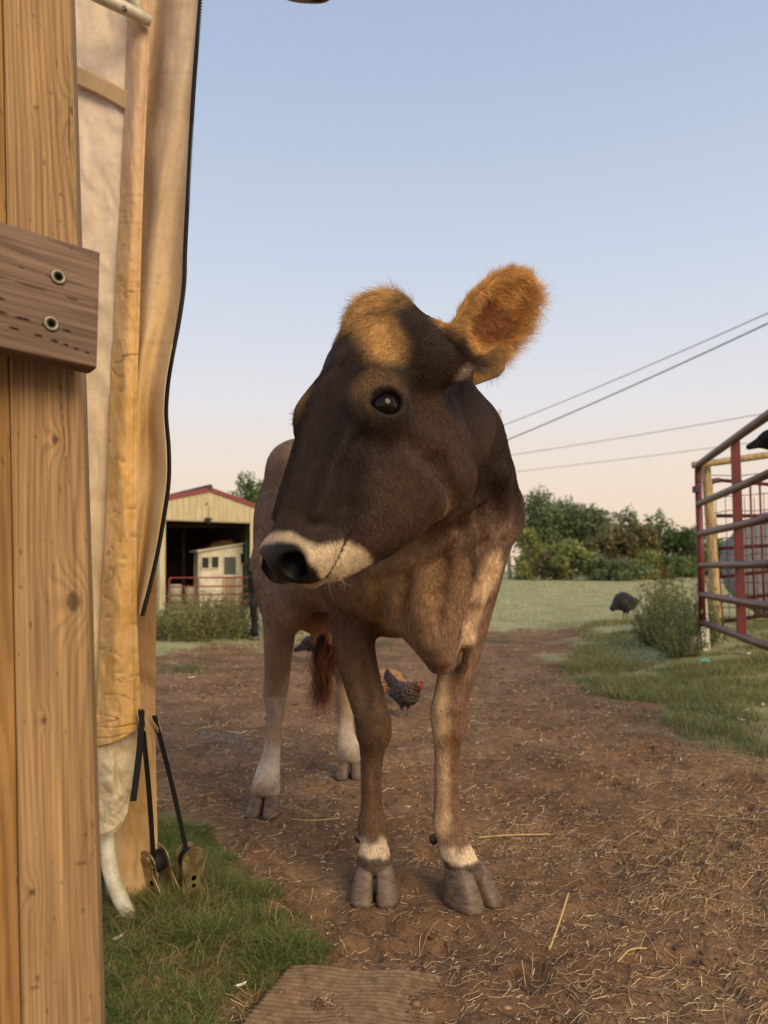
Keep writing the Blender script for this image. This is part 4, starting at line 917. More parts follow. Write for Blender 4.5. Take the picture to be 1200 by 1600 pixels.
INNER = [(-260, 238), (0, 228), (116, 226), (194, 224), (310, 219), (388, 217), (446, 215), (504, 213), (562, 211), (600, 210), (647, 210), (700, 210), (752, 209), (805, 209), (857, 209), (910, 209), (962, 211)]
sheet('door_flap', [(y, [(xi, 1.93), (xi + (xe - xi) * .5, 1.90), (xe, 1.85)]) for (y, xe), (_, xi) in zip(EDGE, INNER)], CLOTH, cover, 44, 260, flapfold, flapcol)
# zipper along the flap's free edge
BLACKWEB = mat('black webbing', C_(26, 24, 24), .7, 0, .3)
zp = spline([(x + 1.5, y, 1.845) for y, x in EDGE], 260); zv = np.array([P(*q) for q in zp])
tape = MB(); W_ = np.array([.0052, -.0015, 0]); n = len(zv); V = []
for q in zv: V += [q - W_ * .6, q + W_, q + W_ + np.array([0, .0018, 0]), q - W_ * .6 + np.array([0, .0018, 0])]
tape.add(V, [(i * 4 + k, i * 4 + (k + 1) % 4, i * 4 + 4 + (k + 1) % 4, i * 4 + 4 + k) for i in range(n - 1) for k in range(4)])
zip_ = tape.build('zipper', BLACKWEB, cover)
tm_ = MB(); dense = np.array([P(*q) for q in spline([(x + 1.5, y, 1.845) for y, x in EDGE], 560)])
for q in dense: tm_.box(q + W_ * 1.25, (.0045, .003, .0026))
tm_.build('zipper_teeth', mat('zipper teeth', C_(40, 38, 38), .5), zip_)
# seam tape on the wall panel
sheet('seam_tape', [((92, 117, 142), [(95, 1.912), (150, 1.908), (199, 1.902)]), ((122, 146, 172), [(95, 1.912), (150, 1.908), (197, 1.902)])], CLOTH, cover, 30, 8, None, lambda u, v, A: np.broadcast_to(np.array(C_(196, 168, 132)), (*u.shape, 3)))
# lower skirt with a double-stitched corner
def skirtcol(u, v, A):
    b = ((np.abs(v - .93) < .012) | (np.abs(v - .965) < .010))[..., None] * (u < .82)[..., None]
    n = fbm(A[..., 0] * .06, A[..., 1] * .06, None, 3, 63)[..., None]
    return (np.array(C_(222, 206, 170)) + .05 * n) * (1 - .45 * b)
sheet('skirt', [((1150, 1146, 1140, 1136), [(140, 1.895), (170, 1.88), (196, 1.885), (219, 1.90)]), ((1200, 1200, 1196, 1190), [(141, 1.885), (172, 1.855), (194, 1.885), (217, 1.90)]), ((1250, 1250, 1244, 1225), [(142, 1.885), (172, 1.865), (190, 1.875), (210, 1.90)]),
      ((1285, 1284, 1272, 1240), [(143, 1.885), (170, 1.875), (188, 1.88), (203, 1.895)]), ((1314, 1308, 1294, 1268), [(144, 1.885), (166, 1.875), (186, 1.88), (200, 1.89)])], CLOTH, cover, 50, 90,
      lambda u, v, A: .006 * fbm(A[..., 0] * .06, A[..., 1] * .05, None, 3, 67) + .012 * np.exp(-((A[..., 0] - 183) / 5) ** 2 - ((A[..., 1] - 1205) / 35) ** 2), skirtcol)
# rolled-up door over the opening
roll = empty('rolled_flap', P(470, -60, 2.05).tolist(), 'rolled fabric door edge with black zipper hanging at the top of the opening', 'rolled door')
cl_ = spline([(350, -900, 2.5), (372, -420, 2.38), (395, -120, 2.27), (420, -36, 2.15), (450, -17, 2.05), (485, -13, 1.98), (508, -17, 1.95), (524, -44, 1.93), (532, -160, 1.93), (540, -500, 1.94), (545, -1000, 1.95)], 90); cl_ = np.array([P(*q) for q in cl_])
rr = spline([[.02], [.02], [.02], [.022], [.026], [.028], [.027], [.024], [.022], [.02], [.02]], 90)[:, 0]
o = MB().tube(cl_, rr, 14).build('cloth_roll', mat('rolled cloth', C_(150, 122, 92), .85), roll, True)
MB().tube(cl_ + np.array([0, -.004, -.0265])[None] * (rr / .028)[:, None], .0055, 8).build('zipper', BLACKWEB, roll, True)

# ------------------------------------------------------------------ frame pipe, crossbar
PIPE = NT('white pipe', rough=.45, spec=.4); PIPE.color(PIPE.ramp(PIPE.noise(PIPE.coord('Object'), 14, 5, .7), [(.3, C_(172, 160, 128)), (.6, C_(216, 210, 190))])); PIPE = PIPE.m
pp = [P(206, -260, 1.965), P(196, 200, 1.96), P(185, 600, 1.955), P(172, 1000, 1.945), P(166, 1170, 1.94), P(166, 1290, 1.935), P(169, 1340, 1.925), P(177, 1376, 1.91), P(190, 1408, 1.895), P(204, 1434, 1.88), P(214, 1452, 1.87)]
tag(MB().tube(spline(pp, 60), .0185, 16).build('frame_pipe', PIPE, None, True), 'white bent pipe running down inside the fabric into the grass', 'pipe')
cb = empty('crossbar', P(190, 15, 1.8).tolist(), 'pale flattened metal pipe with a screw at the top behind the post', 'pipe')
MB().tube([P(60, -60, 1.74), P(150, -8, 1.80), P(205, 18, 1.84), P(236, 34, 1.86)], [.017, .017, .016, .013], 14).build('tube', PIPE, cb, True)
MB().tube([P(204, -80, 1.87), P(210, -10, 1.865), P(218, 26, 1.86)], [.013, .014, .012], 12).build('tube', PIPE, cb, True)
sq = P(195, 16, 1.812); MB().tube([sq, sq + np.array([.001, -.010, 0])], [.0065, .0055], 12).build('screw', SCREW, cb)

# ------------------------------------------------------------------ ratchet straps
ZINC = NT('yellow zinc', rough=.42, metal=.75, spec=.5); ZINC.color(ZINC.ramp(ZINC.noise(ZINC.coord('Object'), 30, 3, .6), [(.35, C_(134, 116, 80)), (.62, C_(190, 172, 128))])); ZINC = ZINC.m
def strap_part(name, pts, wd, parent, side=(1, 0, 0), mat_=None):
    side = unit(side) * wd / 2; V = []; pts = spline(pts, 24); n = len(pts); tk = np.array([0, .0012, 0])
    for q in pts: V += [q - side, q + side, q + side + tk, q - side + tk]
    Fs = [(i * 4 + k, i * 4 + (k + 1) % 4, i * 4 + 4 + (k + 1) % 4, i * 4 + 4 + k) for i in range(n - 1) for k in range(4)] + [(0, 1, 2, 3), (n * 4 - 1, n * 4 - 2, n * 4 - 3, n * 4 - 4)]
    return MB().add(V, Fs).build(name, mat_ or BLACKWEB, parent)
def stadium(c, ax, lat, ln, r0, r1, nrm, th, holes=()):
    """thin plate, rounded ends"""
    n = 12; o = []
    for k in range(n + 1): a = -math.pi / 2 + math.pi * k / n; o.append(c + ax * (ln / 2 + r1 * math.cos(a)) + lat * r1 * math.sin(a))
    for k in range(n + 1): a = math.pi / 2 + math.pi * k / n; o.append(c + ax * (-ln / 2 + r0 * math.cos(a)) + lat * r0 * math.sin(a))
    m_ = len(o); return [q - nrm * th / 2 for q in o] + [q + nrm * th / 2 for q in o], [tuple(range(m_ - 1, -1, -1)), tuple(range(m_, 2 * m_))] + [(i, (i + 1) % m_, m_ + (i + 1) % m_, m_ + i) for i in range(m_)]
def ratchet(label, top, cen, tilt, yaw, Y, scale):
    root = empty('ratchet_strap', G(*cen).tolist(), label, 'ratchet strap', 'ratchet straps tying down the cover')
    c = P(*cen, Y); ax = unit((math.sin(tilt), 0, -math.cos(tilt))); nrm = unit((math.sin(yaw), -math.cos(yaw), 0)); nrm = unit(nrm - (nrm @ ax) * ax); lat = np.cross(nrm, ax)
    s = scale; wd = .030 * s
    for k in (-1, 1):
        V, Fs = stadium(c + nrm * wd / 2 * k, ax, lat, .075 * s, .026 * s, .014 * s, nrm, .003); MB().add(V, Fs).build('side_plate', ZINC, root)
        V, Fs = stadium(c + nrm * (wd / 2 + .0045) * k + ax * .024 * s + lat * .010 * s, unit(ax + lat * .35), np.cross(nrm, unit(ax + lat * .35)), .085 * s, .018 * s, .012 * s, nrm, .0025); MB().add(V, Fs).build('handle_plate', ZINC, root)
        q = c + nrm * (wd / 2 + .006) * k + ax * .037 * s
        MB().tube([q, q + nrm * k * .006], [.008 * s, .007 * s], 12).build('bolt', SCREW, root)
        for ho, hr in ((-.002, .0055), (.014, .0045), (.060, .006)):
            q = c + nrm * (wd / 2 + .0062) * k + ax * ho * s + lat * (.004 + .12 * ho) * s; MB().tube([q - nrm * k * .004, q + nrm * k * .0008], hr * s, 12).build('slot', BLACKM, root)
        # toothed wheel
        g = c + nrm * (wd / 2 + .003) * k - ax * .034 * s; nn = 22; V = []
        for h_ in (0, .003):
            V += [g + nrm * k * h_ + (.0215 if i % 2 else .0185) * s * (math.cos(2 * math.pi * i / nn) * ax + math.sin(2 * math.pi * i / nn) * lat) for i in range(nn)]
        MB().add(V, [tuple(range(nn)), tuple(range(2 * nn - 1, nn - 1, -1))] + [(i, (i + 1) % nn, nn + (i + 1) % nn, nn + i) for i in range(nn)]).build('toothed_wheel', ZINC, root)
    q = c + ax * .070 * s + lat * .026 * s; MB().tube([q - nrm * wd * .75, q + nrm * wd * .75], .009 * s, 12).build('grip', ZINC, root, True)
    g = c - ax * .034 * s
    MB().tube([g - nrm * wd / 2 * 1.25, g + nrm * wd / 2 * 1.25], .011 * s, 14).build('spool', ZINC, root, True)
    MB().tube([g - nrm * wd / 2 * .85, g + nrm * wd / 2 * .85], .020 * s, 16).build('wound_webbing', BLACKWEB, root, True)
    t = P(*top); strap_part('webbing', [t, t + (g - t) * .5 + np.array([.001, 0, 0]), g - nrm * .0 - np.array([0, .012, 0])], .013, root, (1, -.15, 0))
    e = c + ax * .085 * s; gz = e.copy(); gz[2] = -.02
    MB().tube([c + ax * .045 * s, e, e + ax * .03 + lat * .01, gz], .0035, 8).build('hook', ZINC, root, True)
    # frayed threads at the tie
    th = MB()
    for k in range(5):
        q = t + rng.normal(0, .004, 3); th.tube([q, q + np.array([rng.normal(.006, .006), 0, -.012]), q + np.array([rng.normal(.012, .006), 0, -.03 - .02 * rng.random()])], .0008, 5)
    th.build('frayed_thread', mat('pale thread', C_(206, 176, 140), .9), root)
ratchet('left ratchet strap of the two, zinc buckle tilted toward the post', (220, 1108, 1.845), (250, 1374), .30, -.75, 1.985, 1.3)
ratchet('right ratchet strap of the two, zinc buckle standing upright in the grass', (241, 1118, 1.99), (293, 1368), -.12, .75, 2.0, 1.2)
ts = empty('strap_tail', P(215, 1180, 1.84).tolist(), 'loose black strap end hanging against the pale skirt', 'strap')
strap_part('webbing', [P(221, 1110, 1.84), P(219, 1160, 1.838), P(214, 1205, 1.835), P(208, 1252, 1.832)], .015, ts)

# ------------------------------------------------------------------ grooved mat half buried at the threshold
mm = NT('grooved mat', rough=.9, spec=.15); nz = mm.noise(mm.coord('Object'), 45, 5, .7); mm.color(mm.ramp(nz, [(.3, C_(94, 76, 60)), (.65, C_(140, 116, 92))])); mm.bump(nz, .4, .004)
mc, ma, mb_ = G(452, 1519), G(378, 1612), G(640, 1523)
e1 = unit(mb_ - mc); e2 = unit(ma - mc); nu, nv = 40, 150; V = []
for j in range(nv):
    for i in range(nu):
        a, b = i / (nu - 1) * .34, j / (nv - 1) * .36
        q = mc + e1 * a + e2 * b; ph = b / .0145
        z = float(land(q[0], q[1])) + .009 + .0052 * math.sin(2 * math.pi * ph) + .004 * math.sin(a * 31 + b * 9) - .06 * max(0, a - .14 + .03 * math.sin(b * 20)) ** 1.0
        V.append((q[0], q[1], z))
Fs = [(j * nu + i, j * nu + i + 1, (j + 1) * nu + i + 1, (j + 1) * nu + i) for j in range(nv - 1) for i in range(nu - 1)]
rim = [i for i in range(nu)] + [j * nu + nu - 1 for j in range(1, nv)] + [(nv - 1) * nu + i for i in range(nu - 2, -1, -1)] + [j * nu for j in range(nv - 2, 0, -1)]
b0 = len(V); V += [(V[i][0], V[i][1], V[i][2] - .03) for i in rim]; nr = len(rim)
Fs += [(rim[k], rim[(k + 1) % nr], b0 + (k + 1) % nr, b0 + k) for k in range(nr)]
tag(MB().add(V, Fs).build('grooved_mat', mm.m, None, True), 'grooved grey-brown mat half buried at the threshold', 'mat')
# ------------------------------------------------------------------ the cow
COW_RES = 1.0                                  # grid coarseness
# head frame: HO poll, HU poll -> muzzle, HL the cow's left, HN out of the forehead
HS = 1.12
HO = P(580, 478, 1.46)
HU = unit((-0.372, -0.38, -0.86)); _l = np.array([0.67, -0.74, -0.05]); HL = unit(_l - (_l @ HU) * HU); HN = np.cross(HU, HL)
HA = np.stack([HL, HU, HN])
def H(l, u, n): return HO + HS * (l * HL + u * HU + n * HN)
def HV(l, u, n): return unit(l * HL + u * HU + n * HN)
BD = unit((-0.37, 0.93, 0)); BS = np.array([BD[1], -BD[0], 0.0]); BZ = np.array([0, 0, 1.0])      # body: backwards, to the cow's left, up
BA = np.stack([BS, BD, BZ])
BO = np.array([0.10, 2.02, 0.0])
def B(l, d, z): return BO + l * BS + d * BD + z * BZ
FEET = {}
EYE_C = H(0.084, 0.203, -0.058); EYE_R = 0.034
EYE_CR = H(-0.084, 0.203, -0.058)
EYE_D = HV(0.86, 0.10, 0.50); EYE_DR = HV(-0.86, 0.10, 0.50)
# the ear in view
EB = P(710, 574, 1.415); ET = P(812, 447, 1.43); EE = unit(ET - EB)
_o = np.array([0.34, -0.93, -0.12]); EOPEN = unit(_o - (_o @ EE) * EE); EW = np.cross(EE, EOPEN)
EA = np.stack([EE, EW, EOPEN])
# far ear, mostly hidden behind the head
EB2 = H(-0.09, 0.07, -0.08); ET2 = H(-0.20, 0.10, -0.17); EE2 = unit(ET2 - EB2)
_o = -HL * 0.2 + HN; EO2 = unit(_o - (_o @ EE2) * EE2); EA2 = np.stack([EE2, np.cross(EE2, EO2), EO2])

def cow_field():
    r = COW_RES
    f = Field(axis_steps(-0.56, .008 * r, -0.30, .0045 * r, 0.42), axis_steps(1.18, .004 * r, 1.62, .006 * r, 2.25, .010 * r, 3.55),
              axis_steps(-0.02, .0055 * r, 0.75, .004 * r, 1.47))
    # --- trunk
    f.ell(B(0, .22, .93), (.215, .46, .27), BA, .08)
    f.ell(B(0.045, .62, .965), (.225, .52, .285), BA, .10)
    f.ell(B(0, .95, 1.07), (.215, .36, .235), BA, .08)
    f.chain([(B(0, .08, 1.14), .075), (B(0, .45, 1.17), .06), (B(0, .85, 1.25), .07), (B(0, 1.08, 1.27), .06), (B(0, 1.30, 1.21), .045)], .09)
    for s in (-1, 1):
        f.ell(B(.015 + s * .155, .84, 1.235), (.06, .11, .06), BA, .12)            # hip bones
        f.ell(B(s * .10, 1.27, 1.12), (.05, .07, .06), BA, .06)              # pin bones
        f.ell(B(.02 + s * .145, 1.02, .86), (.09, .19, .25), BA, .09)              # thigh
        f.ell(B(.02 + s * .155, .80, .76), (.06, .10, .13), BA, .08)              # stifle
        f.ell(B(s * .165, .10, .98), (.075, .15, .22), BA, .07)              # shoulder blade
    f.ell(P(772, 800, 2.05), (.072, .085, .085), BA, .06)                    # points of the shoulders
    f.ell(P(545, 830, 2.12), (.072, .085, .085), BA, .06)
    # ribs, faintly
    for i in range(5):
        d = .42 + .075 * i
        f.chain([(B(-.05, d - .02, 1.19), .015), (B(-.145, d + .01, 1.11), .018), (B(-.20, d + .03, .97), .015)], .05)
    # --- chest, brisket, dewlap
    f.ell(P(655, 880, 1.98), (.165, .16, .15), None, .08)
    f.ell(P(668, 935, 1.93), (.085, .12, .065), None, .06)
    f.chain([(P(655, 955, 1.90), .05), (P(676, 990, 1.90), .045), (P(689, 1030, 1.93), .026)], .05)
    f.cone(P(690, 880, 1.86), P(682, 985, 1.90), .045, .035, .06)
    # --- neck
    f.cone(H(0, .10, -.15), P(690, 700, 1.74), .085, .115, .035)
    f.chain([(P(690, 700, 1.74), .115), (P(690, 770, 1.93), .165), (B(.0, .08, 1.02), .2)], .08)
    f.chain([(H(0, .05, -.10), .075), (P(682, 610, 1.66), .062), (B(-.02, .03, 1.15), .09)], .05)          # crest
    f.chain([(H(0, .15, -.25), .055), (P(700, 800, 1.80), .065), (P(684, 860, 1.88), .075), (P(668, 930, 1.93), .08)], .05)          # throat
    f.chain([(P(722, 670, 1.72), .04), (P(752, 750, 1.88), .045), (P(765, 810, 1.97), .06)], .05)      # neck muscle on the near left side
    f.chain([(P(742, 800, 1.90), .045), (P(745, 900, 1.90), .04), (P(722, 975, 1.93), .03)], .045)
    # --- front legs
    LA = [(P(550, 870, 2.180), .09), (P(549, 945, 2.150), .064), (P(554, 1015, 2.130), .056), (P(570, 1080, 2.120), .050), (P(582, 1125, 2.105), .046),
          (P(583, 1150, 2.105), .041), (P(581, 1185, 2.120), .032), (P(580, 1226, 2.120), .0285), (P(581, 1265, 2.120), .0305), (P(582, 1296, 2.110), .034), (P(584, 1325, 2.090), .035), (P(585, 1345, 2.075), .036)]
    f.chain(LA, .045, -.002)
    LB = [(P(766, 812, 2.135), .075), (P(752, 880, 2.115), .064), (P(736, 960, 2.095), .055), (P(715, 1045, 2.075), .0495), (P(703, 1105, 2.065), .047),
          (P(701, 1140, 2.060), .042), (P(699, 1175, 2.070), .035), (P(698, 1226, 2.075), .033), (P(699, 1265, 2.075), .036), (P(702, 1294, 2.065), .037), (P(711, 1326, 2.050), .038), (P(720, 1348, 2.040), .038)]
    f.chain(LB, .045, -.002)
    f.cone(P(586, 1125, 2.090), P(587, 1148, 2.090), .028, .026, .03); f.cone(P(701, 1112, 2.045), P(700, 1140, 2.045), .029, .026, .03)
    for (x_, y_, Y_k, r_) in ((566, 1138, 2.110, .012), (600, 1142, 2.110, .014), (684, 1120, 2.065, .012), (719, 1128, 2.065, .014), (567, 1292, 2.115, .012), (597, 1292, 2.115, .012), (687, 1288, 2.070, .013), (716, 1290, 2.070, .013)):
        f.ell(P(x_, y_, Y_k), (r_, r_, r_ * 2.2), None, .02)
    f.chain([(P(582, 1165, 2.160), .016), (P(581, 1230, 2.165), .015), (P(583, 1295, 2.150), .02)], .02, 0); f.chain([(P(700, 1160, 2.115), .018), (P(699, 1230, 2.120), .017), (P(701, 1295, 2.105), .022)], .02, 0)   # knee caps
    for p in (P(560, 1306, 2.135), P(598, 1306, 2.145), P(678, 1310, 2.105), P(712, 1306, 2.115)): f.cone(p, p + np.array([0, .010, -.012]), .012, .008, .012)   # dewclaws
    for a_, b_ in (((584, 1335, 2.080), (567, 1366, 2.075)), ((584, 1335, 2.080), (603, 1366, 2.075)), ((713, 1330, 2.050), (718, 1368, 2.075)), ((713, 1330, 2.050), (742, 1366, 2.040))):
        f.cone(P(*a_), P(*b_), .034, .0255, .014)
    # --- hind legs
    LC = [(B(-.125, .98, .86), .12), (P(440, 935, 2.84), .075), (P(435, 1015, 2.86), .052), (P(433, 1058, 2.90), .046), (P(430, 1085, 2.93), .043), (P(430, 1112, 2.90), .033), (P(427, 1150, 2.86), .028), (P(423, 1184, 2.82), .033), (P(419, 1205, 2.79), .040), (P(414, 1226, 2.755), .043)]
    f.chain(LC, .035, 0); f.cone(P(433, 1045, 2.96), P(432, 1078, 2.96), .02, .026, .04)
    LD = [(B(.17, 1.02, .80), .13), (P(535, 985, 3.28), .085), (P(539, 1035, 3.33), .055), (P(541, 1062, 3.36), .046), (P(540, 1085, 3.36), .042), (P(540, 1115, 3.34), .033), (P(541, 1140, 3.31), .031), (P(543, 1160, 3.28), .040), (P(546, 1176, 3.25), .043)]
    f.chain(LD, .035, 0); f.cone(P(541, 1052, 3.42), P(541, 1070, 3.42), .02, .028, .03)
    for a_, b_ in (((418, 1210, 2.785), (403, 1235, 2.765)), ((418, 1210, 2.785), (427, 1235, 2.765)), ((545, 1165, 3.27), (538, 1183, 3.25)), ((545, 1165, 3.27), (555, 1183, 3.25))):
        f.cone(P(*a_), P(*b_), .034, .0255, .014)
    # udder and navel fold
    f.ell(P(500, 962, 2.98), (.10, .12, .07), None, .05)
    for q in ((490, 985), (515, 985)): f.cone(P(*q, 2.93), P(q[0], q[1] + 18, 2.93), .014, .010, .012)
    # tail
    f.chain([(B(0, 1.29, 1.17), .035), (B(0.0, 1.40, 1.08), .026), (B(.04, 1.38, .85), .020), (B(.06, 1.32, .62), .017)], .02)
    # --- head
    f.ell(H(0, .105, -.085), (0.0986, 0.1288, 0.0986), HA, .03)                    # brain case
    f.ell(H(0, .012, -.030), (0.080, 0.058, 0.054), HA, .06)                    # poll
    f.ell(H(0, .150, -.048), (0.1120, 0.1512, 0.0470), HA, .035)                   # forehead
    f.cone(H(0, .20, -.060), H(0, .425, -.076), 0.0694, 0.040, .035, (HL, .95)) # nasal bridge
    f.cone(H(0, .24, -.105), H(0, .42, -.094), 0.0851, 0.046, .04)              # upper jaw
    for s in (-1, 1):
        f.ell(H(s * .070, .185, -.056), (0.042, 0.062, 0.046), HA, .03)         # orbit
        f.cone(H(s * .080, .23, -.085), H(s * .055, .33, -.10), 0.0246, 0.0202, .04)   # cheek bone
        f.ell(H(s * .066, .180, -.195), (0.042, 0.110, 0.118), HA, .05)         # jaw muscle
        f.chain([(H(s * .058, .185, -.262), 0.0448), (H(s * .052, .26, -.228), 0.0403), (H(s * .036, .36, -.182), 0.0336), (H(s * .022, .435, -.136), 0.0285)], .035)
        f.ell(H(s * .034, .460, -.088), (0.037, 0.043, 0.040), HA, .02)        # lip and nostril pads
        f.ell(H(s * .040, .440, -.105), (0.0260, 0.0504, 0.028), HA, .02)
        f.ell(H(s * .050, .285, -.150), (.050, .115, .085), HA, .05)         # full cheek
        f.ell(H(s * .085, .060, -.075), (.055, .06, .05), HA, .05)           # temple
    f.ell(H(0, .463, -.082), (0.053, 0.042, 0.042), HA, .025)
    f.ell(H(0, .448, -.134), (0.042, 0.0426, 0.020), HA, .008)                   # lower lip
    f.cone(H(0, .20, -.17), H(0, .40, -.135), 0.0672, 0.0448, .05)
    # eyes: lids around an almond opening
    for c, d in ((EYE_C, EYE_D), (EYE_CR, EYE_DR)):
        f.ell(c - d * .003, (.040, .040, .040), None, .03)
        t = unit(HU * .60 + HN * .75); t = unit(t - (t @ d) * d); A = np.stack([d, t, np.cross(d, t)])
        f.ell(c + d * .034, (.028, .0365, .0285), A, .004, sub=True)
        f.ell(c, (EYE_R + .0005,) * 3, None, .002, sub=True)
        up = np.cross(d, t); up = up if up @ BZ > 0 else -up
        f.chain([(c + d * .020 - t * .037 + up * .000, .0035), (c + d * .027 - t * .018 + up * .0205, .0048), (c + d * .031 + t * .006 + up * .0225, .0050), (c + d * .022 + t * .035 + up * .006, .0035)], .007)
        f.chain([(c + d * .020 - t * .037 + up * .000, .0035), (c + d * .026 - t * .014 - up * .0250, .0036), (c + d * .028 + t * .012 - up * .0235, .0036), (c + d * .022 + t * .035 + up * .004, .0035)], .007)
    for s in (-1, 1):
        f.cone(H(s * .100, .272, -.082), H(s * .082, .35, -.10), .012, .010, .04, None, True)      # hollow under the cheek bone
        f.chain([(H(s * .060, .27, -.042), .010), (H(s * .052, .34, -.050), .011), (H(s * .048, .40, -.058), .009)], .03, 0)
    # nostrils
    for s in (-1, 1):
        f.ell(H(s * .036, .497, -.070), (0.0225, 0.050, 0.0240), np.stack([HV(1, -.3 * s, .1), HV(.3 * s, 1, .3), np.cross(HV(1, -.3 * s, .1), HV(.3 * s, 1, .3))]), .010, sub=True)
        f.ell(H(s * .053, .486, -.060), (0.0130, 0.0190, 0.0110), HA, .012, sub=True)
    # mouth slit
    f.ell(H(0, .470, -.1215), (0.0840, 0.095, 0.0036), HA, .006, sub=True)
    # loose skin and muscle seen on the chest, neck and face
    f.groove([(748, 800), (756, 860), (748, 920), (730, 970)], .009, .035)
    f.groove([(584, 915), (593, 950), (590, 985)], .010, .035)
    f.groove([(700, 878), (690, 930), (683, 985)], .004, .035)
    f.groove([(640, 905), (632, 945), (622, 978)], .004, .035)
    f.ridge([(722, 850), (716, 920), (700, 985), (692, 1025)], .008, .05, .010)
    f.ridge([(662, 900), (658, 950), (668, 1000)], .006, .05, .010)
    f.ridge([(778, 740), (790, 800), (776, 860), (757, 930)], .016, .04, .008)
    f.groove([(790, 850), (775, 905), (764, 950)], .010, .03)
    f.ridge([(585, 890), (660, 872), (708, 834)], .008, .02, .003)
    f.groove([(640, 690), (690, 730), (712, 790)], .006, .04)
    f.groove([(560, 690), (548, 740), (540, 790)], .008, .04)
    f.ridge([(572, 1010), (584, 1070), (590, 1110)], .010, .03, .006); f.groove([(560, 1030), (572, 1090)], .007, .03)
    f.groove([(590, 1160), (588, 1220), (590, 1270)], .005, .015); f.groove([(708, 1150), (706, 1215), (708, 1270)], .005, .015)
    f.ridge([(735, 1000), (722, 1060), (712, 1105)], .010, .03, .006)
    # near ear: a cupped leaf on a short stalk
    f.cone(H(.095, .070, -.085), EB + EE * .03, .052, .046, .03)
    f.ell(EB + EE * .122 - EOPEN * .004, (.114, .060, .036), EA, .02)
    f.ell(EB + EE * .126 + EOPEN * .028, (.104, .051, .046), EA, .008, sub=True)
    f.cone(H(-.085, .075, -.085), EB2 + EE2 * .02, .04, .03, .03)
    f.ell(EB2 + EE2 * .09, (.09, .045, .016), EA2, .02)
    return f
CF = cow_field()
CV, CQ = CF.mesh()
